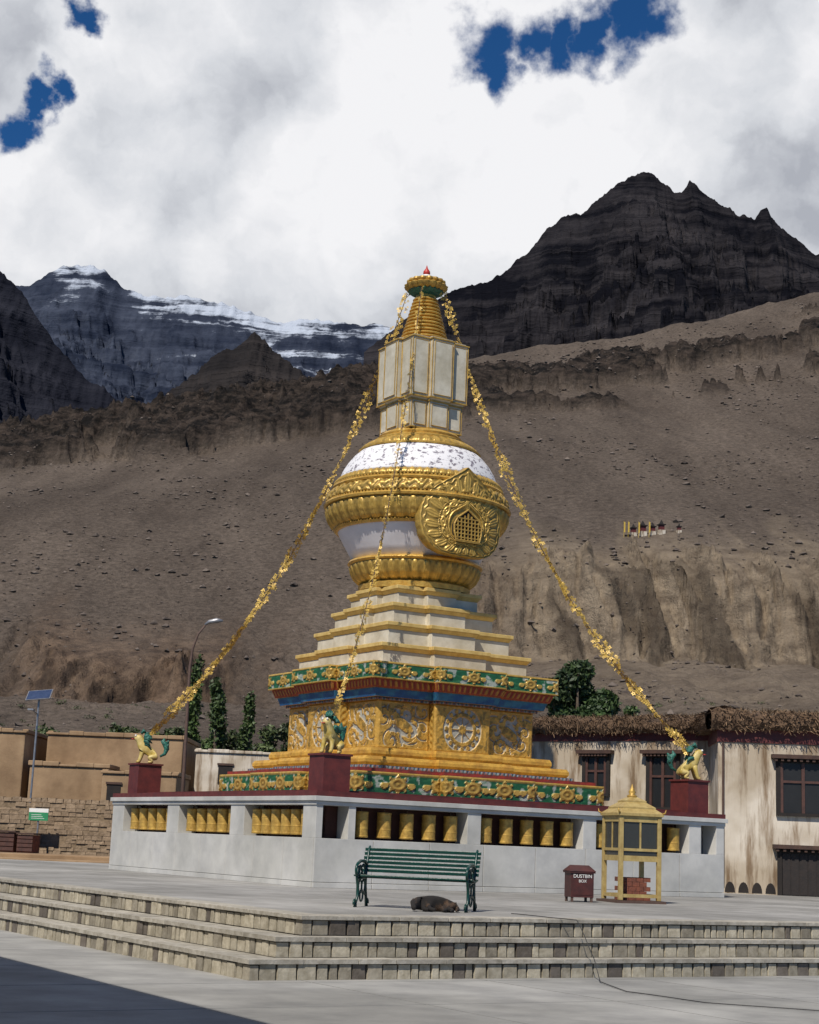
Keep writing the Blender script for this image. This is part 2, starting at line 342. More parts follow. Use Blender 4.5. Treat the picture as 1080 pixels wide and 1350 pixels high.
mountain('mountain',[(-230,190),(-170,222),(-150,239),(-130,262),(-109,279),(-94,288),(-78,276),(-58,262),(-30,235),(10,190)],900,150,120,95,16,16,mS,13,nx=300,ny=120,rough=8)
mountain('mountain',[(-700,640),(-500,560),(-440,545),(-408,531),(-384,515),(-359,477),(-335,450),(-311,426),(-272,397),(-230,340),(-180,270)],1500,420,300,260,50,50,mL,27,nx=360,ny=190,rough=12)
def sn(X,z,zr,d):
    k=np.interp(X,[-1200,-960,-930,-840,-760,-700,-300,0,100],[.0,.36,.46,.44,.28,.40,.44,.43,.38])
    return k-.9*d*np.interp(X,[-1000,-720,-650,100],[2.0,1.9,.95,.8])
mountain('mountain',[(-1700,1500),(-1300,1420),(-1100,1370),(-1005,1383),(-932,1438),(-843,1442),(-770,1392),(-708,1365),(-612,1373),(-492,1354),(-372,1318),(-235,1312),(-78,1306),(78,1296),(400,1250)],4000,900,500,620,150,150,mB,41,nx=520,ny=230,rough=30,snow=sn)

# ---------------------------------------------------------------- platform + steps (square to the stupa)
S0=np.array([-1.08,19.63])
mb=MB()
A0=30;A1=52
mb.box(.3,A1,.3,A0,-.8,ZP-.055)
o=mb.build('platform',[M['concrete']],loc=(S0[0],S0[1],0),rz=TH);o['kind']='structure'
mb=MB()
x=.42
while x<A1:
    y=.42;w=1.6
    while y<A0:
        v_=.84+.16*random.random();mb.box(x+.004,min(x+w,A1)-.004,y+.004,min(y+1.6,A0)-.004,ZP-.055,ZP-.002*random.random(),c=(.38*v_,.37*v_,.35*v_))
        y+=1.6
    x+=w
pav=nmat('paving_slabs',(1,1,1),(.70,.70,.69),rough=.85,scale=1.8,bump=.35,bscale=30,dist=.006,big=(.3,(.70,.70,.69),(1,1,1)),attr=True)
o=mb.build('pavement',[pav],loc=(S0[0],S0[1],0),rz=TH);o['kind']='structure'
tu,tv,rs=.46,.27,.23
st=empty('stone_steps',(S0[0],S0[1],0),TH,'three weathered stone block steps around the paved platform','steps')
for k in range(3):
    mb=MB();zt=ZP-k*rs;u0=-k*tu;v0=-k*tv
    dpu=.42 if k==0 else tu;dpv=.42 if k==0 else tv
    def blk(run_u,x0,x1):
        x=x0
        while x<x1:
            w=.11+.15*random.random();e=min(x+w,x1);j=.018*random.random()
            t=random.random();c=(.44,.40,.31) if t<.66 else ((.31,.28,.22) if t<.88 else (.14,.12,.10))
            f=.75+.4*random.random();c=tuple(q*f for q in c)
            h=zt-.05-.016*random.random();g1=.007+.010*random.random();g2=.007+.010*random.random()
            if run_u: mb.box(x+g1,e-g2,v0+.02+j,v0+.2,zt-rs+.004,h,c=c,ins=.004)
            else: mb.box(u0+.02+j,u0+.2,x+g1,e-g2,zt-rs+.004,h,c=c,ins=.004)
            x=e
    blk(True,u0+.02,40);blk(False,v0+.22,26)
    mb.box(u0+.06,40,v0+.06,v0+dpv+.1 if k else v0+.4,zt-rs,zt-.052,c=(.04,.035,.03))
    mb.box(u0+.06,u0+dpu+.1 if k else u0+.4,v0+dpv+.1 if k else v0+.4,26,zt-rs,zt-.052,c=(.04,.035,.03))
    x=u0
    while x<40:
        w=.5+.5*random.random();e=min(x+w,40);f=.82+.28*random.random()
        mb.box(x+.004,e-.004,v0+.014*random.random(),v0+dpv+.0,zt-.05,zt+.003*random.random(),c=(.41*f,.385*f,.33*f));x=e
    x=v0+dpv
    while x<26:
        w=.5+.5*random.random();e=min(x+w,26);f=.82+.28*random.random()
        mb.box(u0+.014*random.random(),u0+dpu,x+.004,e-.004,zt-.05,zt+.003*random.random(),c=(.41*f,.385*f,.33*f));x=e
    mb.build('step',[M['stepstone']],parent=st,bevel=.006)
mb=MB()
mb.box(-40,40,-40,40,-.3,.004)
lowm=nmat('court_concrete',(.35,.345,.325),(.24,.238,.228),rough=.85,scale=1.1,bump=.4,bscale=25,dist=.006,big=(.35,(.68,.68,.67),(1,1,1)))
o=mb.build('pavement',[lowm],loc=(S0[0],S0[1]-16,0),rz=TH);o['kind']='structure'
mb=MB()
for k in range(-10,12):
    mb.box(-30,30,k*2.4-.003,k*2.4+.003,.0,.0062)
for k in range(-10,12):
    mb.box(k*2.4-.003,k*2.4+.003,-24,18,.0,.0070)
o=mb.build('pavement_joints',[nmat('joint',(.22,.22,.21),(.16,.16,.155),bump=0)],loc=(S0[0]-3,S0[1]-14,0),rz=TH);o['kind']='structure'
mb=MB()
pts=[(1.6,22.6,ZP+.012),(2.0,21.9,ZP+.012),(2.35,21.3,ZP+.01),(2.42,20.95,.5),(2.5,20.7,.27),(2.55,20.4,.02),(2.7,19.2,.016),(3.4,18.2,.016),(4.6,17.7,.016),(6,17.0,.016)]
P2=[]
for i in range(len(pts)-1):
    a,b=Vector(pts[i]),Vector(pts[i+1])
    for q in range(6): P2.append(a.lerp(b,q/6)+Vector((0,.03*math.sin((i*6+q)*.7),0)))
mb.tube(P2,.006,6)
lab(mb.build('cable',[M['black']],smooth=True),'thin dark cable running down the steps and over the paving','cable')

# ---------------------------------------------------------------- STUPA
SP=empty('stupa',(CC[0],CC[1],ZP),TH,'gold and white buddhist stupa on a white marble plinth','stupa')
def outline(a,w,e):
    q=[(-w,-a-e),(w,-a-e),(w,-a),(a,-a),(a,-w),(a+e,-w),(a+e,w),(a,w),(a,a),(w,a),(w,a+e),(-w,a+e),(-w,a),(-a,a),(-a,w),(-a-e,w),(-a-e,-w),(-a,-w),(-a,-a),(-w,-a)]
    return q
mb=MB();H_=HL;zt=1.755
mb.box(-H_+.03,H_-.03,-H_+.03,H_-.03,-.02,.90,m=1)
mb.box(-H_+.47,H_-.47,-H_+.47,H_-.47,.9,1.56,m=2)
def panels(face):
    x=-H_
    n=8;w=2*H_/n
    for i in range(n):
        a=x+i*w+.006;b=x+(i+1)*w-.006
        for z0,z1 in ((0,.10),(.108,.93)):
            q=.012 if z0==0 else 0
            if face==0: mb.box(a,b,-H_-q,-H_+.06,z0,z1)
            if face==1: mb.box(-H_-q,-H_+.06,max(a,-H_+.065),min(b,H_-.065),z0,z1)
            if face==2: mb.box(a,b,H_-.06,H_+q,z0,z1)
            if face==3: mb.box(H_-.06,H_+q,max(a,-H_+.065),min(b,H_-.065),z0,z1)
for f in range(4): panels(f)
mb.box(-H_+.064,H_-.064,-H_+.064,H_-.064,.9,.93)
mb.box(-H_-.02,H_+.02,-H_-.02,H_+.02,1.555,1.63)
mb.box(-H_-.06,H_+.06,-H_-.06,H_+.06,1.634,zt-.03)
Z0,Z1=.93,1.555
def pr(a,b): mb.box(-H_+a,-H_+b,-H_+.003,-H_+.45,Z0,Z1)
def plf(a,b): mb.box(-H_+.003,-H_+.45,-H_+a,-H_+b,Z0,Z1)
mb.box(-H_+.003,-H_+.15,-H_+.003,-H_+.54,Z0,Z1)
pr(.72,.88);pr(3.5,3.83);pr(6.45,6.8);pr(9.4,9.75);pr(10.2,10.43)
plf(3.12,3.78);plf(6.46,7.10);plf(9.72,10.43)
mb.box(H_-.45,H_-.003,-H_+.5,H_-.003,Z0,Z1);mb.box(-H_+.5,H_-.5,H_-.45,H_-.003,Z0,Z1)
mb.build('plinth',[M['marble'],M['joint'],M['nicheback']],SP,bevel=.006)
mb=MB();mb.box(-H_-.02,H_+.02,-H_-.02,H_+.02,zt-.028,zt+.07)
mb.box(-H_+.5,H_-.5,-H_+.5,H_-.5,zt+.07,zt+.12)
mb.build('terrace',[M['maroon']],SP)
for (a,b) in [(-1,-1),(-1,1),(1,-1),(1,1)]:
    mb=MB();mb.box(-.3,.3,-.3,.3,0,.70);mb.box(-.33,.33,-.33,.33,.70,.74)
    mb.build('pedestal',[M['maroon']],SP,loc=(a*(H_-.55),b*(H_-.55),zt+.073))

G3=np.array(GOLDC)*.92
def band(name,a,w,e,z0,z1,pat,out=None,res=.03,cap=True):
    q=outline(a,w,e);n=len(q);Vs=[];Fs=[];Cs=[];Gs=[];off=0
    nv=max(4,int((z1-z0)/res)+1)
    for i in range(n):
        p0=np.array(q[i]);p1=np.array(q[(i+1)%n]);d=p1-p0;Ls=np.linalg.norm(d);t=d/Ls;nn=np.array([t[1],-t[0]])
        ns=max(3,int(Ls/res)+1)
        s=np.linspace(0,Ls,ns);v=np.linspace(0,1,nv);SS,VV=np.meshgrid(s,v)
        col,gd,h=pat(SS,VV,Ls,i)
        win=np.minimum(1,np.minimum(SS,Ls-SS)/.04)*np.minimum(1,np.minimum(VV,1-VV)*(z1-z0)/.03)
        hh=h*win
        x=p0[0]+t[0]*SS+nn[0]*hh;y=p0[1]+t[1]*SS+nn[1]*hh
        if out is not None:
            q2=np.array([outline(a+k,w+k,e) for k in out(v)])
            P0=q2[:,i];P1=q2[:,(i+1)%n];f=(SS/Ls)[...,None]
            PP=P0[:,None]*(1-f)+P1[:,None]*f
            x=PP[...,0]+nn[0]*hh;y=PP[...,1]+nn[1]*hh
        z=z0+VV*(z1-z0)
        Vs.append(np.stack([x,y,z],-1).reshape(-1,3));Cs.append(col.reshape(-1,3));Gs.append(gd.ravel())
        ii=np.arange((nv-1)*(ns-1));r=ii//(ns-1);c=ii%(ns-1);b=r*ns+c+off
        Fs+=np.stack([b,b+1,b+ns+1,b+ns],1).tolist();off+=ns*nv
    V=np.concatenate(Vs);C=np.concatenate(Cs);G=np.concatenate(Gs)
    if cap:
        for v_,zz in ((1.0,z1),(0.0,z0)):
            k=out(np.array([v_]))[0] if out is not None else 0
            oo=outline(a+k,w+k,e)
            V=np.concatenate([V,[(p[0],p[1],zz) for p in oo]]);C=np.concatenate([C,np.tile(G3,(20,1))]);G=np.concatenate([G,np.ones(20)])
            f=list(range(off,off+20));Fs.append(f if v_==1 else f[::-1]);off+=20
    me=D.meshes.new(name);me.from_pydata(V.tolist(),[],Fs);me.materials.append(M['ornament'])
    at=me.color_attributes.new('Col','FLOAT_COLOR','POINT');at.data.foreach_set('color',np.concatenate([C,np.ones((len(C),1))],1).astype(np.float32).ravel())
    ag=me.attributes.new('Gold','FLOAT','POINT');ag.data.foreach_set('value',G.astype(np.float32))
    o=D.objects.new(name,me);COL.objects.link(o);o.parent=SP
    return o
def mixc(a,b,m): return a*(1-m[...,None])+np.array(b)*m[...,None]
def flower(dx,dy,R,asp=1.5):
    x=dx/asp;r=np.sqrt(x*x+dy*dy);th=np.arctan2(dy,x)
    rad=R*(.78+.16*np.cos(8*th))
    m=sst(rad-r,0,.015)
    vr=np.hypot(np.abs(x)-R*1.02,dy+R*.15);vol=sst(R*.33-vr,0,.015);m=np.maximum(m,vol)
    carve=.5+.5*np.cos(r/R*14)
    cv=np.where(vol>.5,1,carve)
    return m,(.012+.016*cv)*m,(1-cv)*m
def pat_green(SS,VV,L,i,hgt=.4,seed=0):
    zz=(VV-.5)*hgt
    base=np.ones(SS.shape+(3,))*np.array([.010,.105,.042])
    gd=np.zeros_like(SS);h=np.zeros_like(SS)
    nz=fbm(SS*8+i*7.7+seed,zz*8+3,4,80)
    wn=sst(nz,.60,.64);base=mixc(base,(.42,.46,.40),wn*.9)
    sw=sst(np.sin(SS*16+4*np.sin(zz*20)+i)*np.cos(zz*24),.5,.75);base=mixc(base,(.04,.20,.08),sw*.7)
    cs=[0,L] if L<.5 else [0,L/2,L]
    if L>2.2: cs=[0,L*.3,L*.65,L]
    for c in cs:
        m,hh,rg=flower(SS-c,zz,hgt*.44)
        base=mixc(base,G3*1.08,m);base=mixc(base,G3*.4,rg*.7);gd=np.maximum(gd,m);h=np.maximum(h,hh)
    ed=np.maximum(sst(VV,.88,.91),sst(1-VV,.92,.95));base=mixc(base,G3*1.05,ed);gd=np.maximum(gd,ed)
    return base,gd,h+.012*ed
def pat_red(SS,VV,L,i):
    base=np.ones(SS.shape+(3,))*np.array([.28,.035,.02]);w=sst(np.cos(SS*2*math.pi/.14)*np.sin(VV*math.pi),.1,.45)
    base=mixc(base,(.50,.25,.045),w);k=sst(-np.abs(VV-.12),-.1,-.06);base=mixc(base,(.4,.08,.025),k)
    return base,w*.5,.02*w
def pat_blue(SS,VV,L,i):
    base=np.ones(SS.shape+(3,))*np.array([.012,.10,.27]);z=fbm(SS*5+i,VV*2,3,12);base=mixc(base,(.035,.20,.34),sst(z,.45,.6))
    return base,0*SS,0*SS
def pat_gold(SS,VV,L,i):
    z=fbm(SS*4+i,VV*2,3,15);base=np.ones(SS.shape+(3,))*np.array([.62,.36,.06]);base=mixc(base,(.46,.24,.04),sst(z,.45,.7));return base,.2+0*SS,0*SS
def pat_redplain(SS,VV,L,i):
    z=fbm(SS*6+i,VV*2,3,15);base=np.ones(SS.shape+(3,))*np.array([.28,.03,.022]);base=mixc(base,(.16,.03,.03),sst(z,.45,.6));return base,0*SS,0*SS
def pat_petal(SS,VV,L,i):
    w=np.abs(np.cos(SS*math.pi/.11));e=sst(w*(.4+.6*np.sqrt(np.clip(1-VV,0,1))),.3,.5)
    base=np.ones(SS.shape+(3,))*np.array([.03,.07,.12]);base=mixc(base,(.22,.28,.30),e)
    k=sst(np.sin(SS*2*math.pi/.22),-.1,.1)
    base=mixc(base,(.24,.05,.04),e*k*.8);return base,0*SS,.02*e*w
def pat_die(SS,VV,L,i):
    hgt=1.05;zz=VV*hgt
    base=np.ones(SS.shape+(3,))*np.array([.42,.41,.35])
    if L<.35:
        m=np.ones_like(SS);base=mixc(base,G3*.9,m);return base,m,.015*np.cos(zz*40)*np.cos(SS*30)
    bay=(i%5==0)
    cx,cy=L/2,hgt*.5
    r0=np.hypot(SS-cx,zz-cy);th0=np.arctan2(zz-cy,SS-cx)
    if bay:
        r=r0;th=th0
        m=np.maximum.reduce([sst(-np.abs(r-.33),-.05,-.035),sst(.11-r,0,.02),sst(-np.abs(np.sin(4*th))*r,-.045,-.025)*(r<.33),
            sst(.055-np.hypot(r-.43,.43*((th*8/np.pi+.5)%1-.5)*np.pi/8),0,.01)])
        k=(np.abs(SS-cx)>L*.41)|(np.abs(zz-cy)>hgt*.455)
        m=np.where(k,1,m)
        m=np.maximum(m,sst(r,.50,.53))
    else:
        m=np.zeros_like(SS)
        rg=np.random.default_rng(100+i);K=7;cxs=(.08+.84*rg.random(K))*L;cys=(.12+.76*rg.random(K))*hgt;sgn=rg.choice([-1,1],K)
        dd=np.stack([np.hypot(SS-cxs[k],zz-cys[k]) for k in range(K)]);j=dd.argmin(0);r=dd.min(0)
        th=np.arctan2(zz-cys[j],SS-cxs[j]);sw=np.cos(32*r+sgn[j]*th)
        m=sst(r0,.38,.41)*sst(sw,-1.0,-.7)
        bd=np.hypot((SS-cx)/.24,(zz-cy+.06*np.sin(SS*9))/.14);m=np.maximum(m,sst(1-bd,0,.1))
        m=np.maximum(m,sst(sw,.1,.4)*sst(-r0,-.42,-.38)*sst(r0,.2,.26))
        for (ax,ay,rr) in [(-.20,.18,.10),(.22,.14,.06),(-.15,-.20,.06),(.15,-.20,.06),(-.17,-.28,.045),(.17,-.28,.045)]:
            m=np.maximum(m,sst(rr-np.hypot(SS-cx-ax,zz-cy-ay),0,.02))
    fr=np.maximum(sst(-np.minimum(SS,L-SS),-.09,-.07),sst(-np.minimum(zz,hgt-zz),-.08,-.06))
    m=np.maximum(m,fr)
    z=fbm(SS*12+i,zz*12,3,95)
    base=mixc(base,np.array([.62,.36,.065]),m);base=mixc(base,G3*.5,m*sst(z,.54,.64)*(1-fr*.8))
    return base,m*.7,m*(.015+.025*z)
wf=.36
band('base_tier',3.30,3.30*wf,.22,1.86,2.36,lambda a,b,c,d:pat_green(a,b,c,d,.5,3),res=.025)
band('base_tier',3.16,3.16*wf,.22,2.362,2.44,pat_redplain,res=.08)
band('base_tier',2.80,2.80*wf,.22,2.442,2.52,pat_petal,res=.025)
band('base_tier',2.68,2.68*wf,.22,2.522,2.72,pat_gold,out=lambda v:.05*np.sin(v*3.1),res=.06)
band('base_tier',2.40,2.40*wf,.22,2.722,2.93,pat_gold,out=lambda v:.04*np.sin(v*3.1),res=.06)
band('relief_block',2.10,2.10*wf,.20,2.932,3.99,pat_die,res=.016)
band('cornice',2.18,2.18*wf,.20,3.992,4.05,pat_petal,res=.025)
band('cornice',2.28,2.28*wf,.20,4.052,4.23,pat_blue,out=lambda v:.06*v,res=.05)
band('cornice',2.38,2.38*wf,.20,4.232,4.42,pat_red,out=lambda v:.07*v,res=.025)
band('cornice',2.52,2.52*wf,.20,4.422,4.80,lambda a,b,c,d:pat_green(a,b,c,d,.38,9),res=.018)
zs=[4.80,5.29,5.82,6.32,6.78];aa=[2.06,1.75,1.46,1.19]
for k in range(4):
    mb=MB();a=aa[k];z0=zs[k]+.002;z1=zs[k+1]
    o1=outline(a-.08,(a-.08)*wf,.16);mb.prism(o1,z0,z1-.17,m=0)
    o2=outline(a-.02,a*wf+.03,.16);mb.prism(o1,z1-.17,z1-.09,m=1,pts2=o2)
    o3=outline(a,a*wf+.05,.16);mb.prism(o3,z1-.09,z1,m=1)
    mb.build('step_tier',[M['white'],M['yellow']],SP,bevel=.012)
def carved(name,prof,N,d=.05,mode='petal',flip=False,rows=22,seg=18,parent=None):
    P=np.array(prof,float);s=np.concatenate([[0],np.cumsum(np.hypot(*np.diff(P,axis=0).T))]);s/=s[-1]
    v=np.linspace(0,1,rows);r=np.interp(v,s,P[:,0]);z=np.interp(v,s,P[:,1])
    th=np.linspace(0,2*np.pi,N*seg+1);TT,VV=np.meshgrid(th,v)
    R=np.repeat(r[:,None],len(th),1);Z=np.repeat(z[:,None],len(th),1)
    uu=((TT*N/(2*np.pi))%1)*2-1;w=1-VV if flip else VV
    if mode=='petal':
        def pet(u,w):
            b=np.sqrt(np.clip(1-np.clip(w,0,1)**2.4,0,1))*.94+1e-3;e=1-np.abs(u)/b
            ins=sst(e,0,.08);return ins*(.35+.35*np.clip(e,0,1)**.5+.3*sst(-np.abs(np.abs(u)/b-.5),-.14,-.05)+.25*(np.abs(u)<b*.28)*(.5+.5*np.cos(w*22)))
        h=pet(uu,w);u2=((TT*N/(2*np.pi)+.5)%1)*2-1;h=np.maximum(h,.45*pet(u2,w*.93))
    else:
        h=np.clip(.5+.5*np.cos(VV*np.pi*3+2.2*np.sin(uu*np.pi)+1.2*np.sin(TT*N*.5)),0,1)**.7
        h=np.maximum(h*.9,sst(.34-np.hypot(uu,(VV-.5)*2),0,.1)*1.1)*(.6+.4*fbm(TT*N*.7,VV*5,3,33))
    win=sst(np.minimum(VV,1-VV),0,.06)
    hh=h*d*win
    dr=np.gradient(r);dz=np.gradient(z);l=np.hypot(dr,dz);nr=(dz/l)[:,None];nz=(-dr/l)[:,None]
    x=(R+hh*nr)*np.cos(TT);y=(R+hh*nr)*np.sin(TT);zz=Z+hh*nz
    hc=np.clip(h,0,1)*win+(1-win)*.6
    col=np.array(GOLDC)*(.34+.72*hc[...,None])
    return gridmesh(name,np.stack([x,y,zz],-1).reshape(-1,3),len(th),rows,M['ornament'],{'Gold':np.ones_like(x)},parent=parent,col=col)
mb=MB();mb.rev([(1.10,6.78),(1.34,6.80),(1.36,6.92),(1.28,6.97),(1.22,7.0)],96)
mb.rev([(1.45,7.40),(1.61,7.42),(1.64,7.46),(1.61,7.51),(1.4,7.55)],96)
mb.rev([(1.1,6.9),(1.5,7.45)],64)
lr=mb.build('lotus_ring',[M['gold']],SP,smooth=True,angle=50)
carved('lotus_petals',[(1.24,6.98),(1.36,7.03),(1.47,7.13),(1.54,7.26),(1.58,7.41)],34,.045,parent=lr)
mb=MB();mb.rev([(1.50,7.50),(1.64,7.74),(1.78,7.98),(1.90,8.20),(1.93,8.27)],96);mb.build('dome',[M['domewhite']],SP,smooth=True)
mb=MB()
mb.rev([(1.85,8.22),(1.97,8.23),(2.00,8.28),(1.96,8.31),(1.9,8.32)],128)
mb.rev([(1.8,8.30),(2.15,8.80),(2.27,8.81),(2.29,8.86),(2.25,8.90),(2.12,8.92),(2.02,9.22),(2.09,9.23),(2.12,9.28),(2.07,9.33),(1.98,9.34),(1.84,9.52)],128)
for z,r,n in [(8.915,2.225,150),(8.30,2.0,140),(9.345,2.06,140)]:
    for k in range(n):
        a=2*math.pi*k/n;mb.box(r*math.cos(a)-.022,r*math.cos(a)+.022,r*math.sin(a)-.022,r*math.sin(a)+.022,z-.02,z+.022,ins=.008)
pb=mb.build('petal_band',[M['gold']],SP,smooth=True,angle=40)
carved('lotus_petals',[(1.97,8.32),(2.07,8.40),(2.15,8.52),(2.20,8.66),(2.21,8.80)],42,.05,parent=pb,rows=26)
carved('lotus_petals',[(2.21,8.94),(2.20,9.02),(2.15,9.13),(2.09,9.21)],46,.06,parent=pb,mode='scroll')
carved('lotus_petals',[(2.05,9.36),(2.03,9.42),(1.97,9.48),(1.92,9.51)],70,.04,parent=pb,rows=12,seg=12)
mb=MB();mb.rev([(1.95,9.50),(1.93,9.56),(1.86,9.74),(1.74,9.94),(1.6,10.11),(1.46,10.24)],96);mb.build('dome',[M['peel']],SP,smooth=True)
mb=MB()
mb.rev([(1.4,10.22),(1.50,10.235),(1.51,10.27),(1.44,10.30)],96)
mb.rev([(1.4,10.28),(1.0,10.48)],64)
mb.rev([(1.0,10.48),(1.13,10.49),(1.14,10.55),(1.08,10.58),(1.0,10.60),(1.02,10.66),(.96,10.72),(.8,10.73)],96)
dc=mb.build('dome_cap',[M['gold']],SP,smooth=True,angle=45)
carved('lotus_petals',[(1.44,10.30),(1.32,10.39),(1.18,10.46),(1.08,10.49)],36,.04,parent=dc,rows=14)
def redbox(name,a,z0,z1,mat,e=.07,lip=.03):
    mb=MB();mb.prism(outline(a,a*.38,e),z0,z1)
    mb2=MB()
    mb2.prism(outline(a+lip*.6,a*.38+lip*.6,e),z0-.015,z0+.015);mb2.prism(outline(a+lip,a*.38+lip,e),z1-.01,z1+.02)
    q=outline(a+.004,a*.38+.004,e)
    for i,p in enumerate(q): mb2.tube([(p[0],p[1],z0),(p[0],p[1],z1)],.011,6)
    n=20
    for i in range(n):
        p0,p1=np.array(q[i]),np.array(q[(i+1)%n]);L=np.linalg.norm(p1-p0)
        if L>.3:
            d=(p1-p0)/L;nrm=np.array([d[1],-d[0]])
            ins=.06;u0=p0+d*ins;u1=p1-d*ins;pp=[u0+nrm*.022,u1+nrm*.022,u1-nrm*.01,u0-nrm*.01]
            mb.prism([tuple(k) for k in pp],z0+.07,z1-.07)
            for (A_,B_) in ((u0,u0),(u1,u1)):
                c=A_+nrm*.022;mb2.tube([(c[0],c[1],z0+.07),(c[0],c[1],z1-.07)],.009,5)
            for zz in (z0+.07,z1-.07):
                a_=u0+nrm*.022;b_=u1+nrm*.022;mb2.tube([(a_[0],a_[1],zz),(b_[0],b_[1],zz)],.009,5)
    o=mb.build(name,[mat],SP)
    mb2.build('gilt_trim',[M['dullgold']],o)
    return o
redbox('harmika',.72,10.76,11.44,M['white'],e=.10)
redbox('harmika',.80,11.52,13.0,M['white'],e=.12)
mb=MB();mb.prism(outline(.76,.30,.11),13.0,13.06);mb.build('harmika_roof',[M['white']],SP)
mb=MB();mb.prism(outline(.73,.28,.10),11.46,11.52,pts2=outline(.79,.30,.12));mb.build('harmika_soffit',[M['white']],SP)
mb=MB();n=13
for k in range(n):
    z=13.06+1.25*k/n;r=.62-.33*k/n;h=1.25/n
    mb.rev([(r-.07,z),(r-.03,z+.005),(r,z+.02),(r+.005,z+h*.45),(r-.01,z+h*.62),(r-.08,z+h*.72),(r-.09,z+h)],48)
mb.rev([(.26,14.3),(.24,14.42)],32)
mb.build('spire',[M['gold']],SP,smooth=True,angle=35)
mb=MB()
mb.rev([(.24,14.36),(.36,14.42),(.44,14.47),(.42,14.50)],60,m=1,mod=lambda a,t:.03*math.cos(20*a)*t)
mb.rev([(.38,14.49),(.48,14.55),(.51,14.62),(.45,14.66)],96,mod=lambda a,t:.05*abs(math.cos(9*a)))
mb.rev([(.38,14.65),(.45,14.71),(.44,14.76),(.3,14.81),(.15,14.85)],96,mod=lambda a,t:.05*abs(math.cos(8*a)))
mb.build('crown',[M['dullgold'],M['mane']],SP,smooth=True,angle=50)
mb=MB();mb.rev([(.09,14.83),(.14,14.88),(.13,14.91),(.10,14.93)],24,m=1)
mb.rev([(.05,14.92),(.09,14.97),(.085,15.03),(.03,15.11),(.004,15.2)],20)
mb.build('finial',[M['red'],M['signwhite']],SP,smooth=True)
def plate():
    nr,na=110,481
    rr=np.linspace(0,1,nr);th=np.linspace(0,2*np.pi,na)
    R_,T_=np.meshgrid(rr,th,indexing='ij')
    c,s=np.cos(T_),np.sin(T_)
    ks=np.radians([0,20,38,52,66,80,90,100,114,128,142,160,180,205,230,250,270,290,310,335,360])
    kv=[1.12,1.11,1.08,1.03,1.04,1.11,1.24,1.11,1.04,1.03,1.08,1.11,1.12,1.13,1.06,.93,.88,.93,1.06,1.13,1.12]
    rad=np.interp(T_,ks,kv)*(1+.010*np.abs(np.cos(T_*16)))
    q=R_
    x=R_*rad*c;z=R_*rad*s-.20*(1-R_**2)
    ring=lambda a,w:sst(-np.abs(q-a),-w,-w*.4)
    N1=22;k2=(T_/(2*np.pi)*N1)%1*2-1
    pal=sst(.95-np.abs(k2)-((q-.76)/.14)**2*.6,0,.25)*(.55+.45*np.cos(k2*6)**2)
    N2=14;k3=(T_/(2*np.pi)*N2+.5)%1*2-1;rq=np.hypot(k3*.85,(q-.54)/.065)
    vol=sst(1-rq,0,.2)*(.6+.4*np.cos(rq*9))
    vine=sst(-np.abs(q-.915-.014*np.sin(T_*30)),-.016,-.008)
    bead=(.5+.5*np.cos(T_*110))*np.maximum(ring(.465,.018),ring(.625,.014))
    h=np.maximum.reduce([pal*.9,vol,vine*.7,bead,ring(.985,.015)*.7,ring(.42,.025)])
    h=h*(.85+.3*(fbm(x*12+9,z*12+9,2,66)-.5))
    inn=sst(q,.38,.42)
    y=-(h*.035)*inn-.02*inn+.22*sst(q,.985,1.0)+.21*x**2+.05*np.clip(-z,0,2)**2
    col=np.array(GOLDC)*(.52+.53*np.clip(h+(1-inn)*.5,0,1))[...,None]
    V=np.stack([x,y,z],-1).reshape(-1,3)
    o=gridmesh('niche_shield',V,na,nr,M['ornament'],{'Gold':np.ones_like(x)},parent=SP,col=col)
    o.location=(0,-2.20,8.34);o.rotation_euler=(math.radians(-1),0,0)
    mb2=MB();pts=[];N=72
    for k in range(N):
        a=2*math.pi*k/N;ra=float(np.interp(a,ks,kv))*.95
        pts.append((ra*math.cos(a),ra*math.sin(a)))
    mb2.add([(p[0],.21*p[0]**2-.0+.05*max(0,-p[1])**2,p[1]) for p in pts]+[(p[0]*.9,.9,p[1]*.85+.02) for p in pts],[(i,(i+1)%N,N+(i+1)%N,N+i) for i in range(N)])
    mb2.build('shield_rim',[M['gold']],o,smooth=True)
    dz=-.20
    w=MB();arch=[(-.32,-.34),(.32,-.34),(.37,-.16),(.38,.02),(.30,.18),(.16,.28),(0,.40),(-.16,.28),(-.30,.18),(-.38,.02),(-.37,-.16)];arch=[(a,b+dz) for a,b in arch];na_=len(arch)
    w.add([(p[0],-.045,p[1]) for p in arch]+[(p[0],.05,p[1]) for p in arch],[tuple(range(na_))]+[(i,na_+i,na_+(i+1)%na_,(i+1)%na_) for i in range(na_)])
    w.build('lattice_window',[M['dark']],o)
    l=MB()
    for k in range(-3,4): l.box(k*.095-.013,k*.095+.013,-.085,-.05,-.33+dz,.31-.06*abs(k)+dz)
    for k in range(-4,3): l.box(-.35,.35,-.082,-.053,k*.09-.012+dz,k*.09+.012+dz)
    for k in range(na_):
        p,q=arch[k],arch[(k+1)%na_];l.tube([(p[0],-.065,p[1]),(q[0],-.065,q[1])],.024,6)
    l.build('lattice',[M['dullgold']],o)
plate()

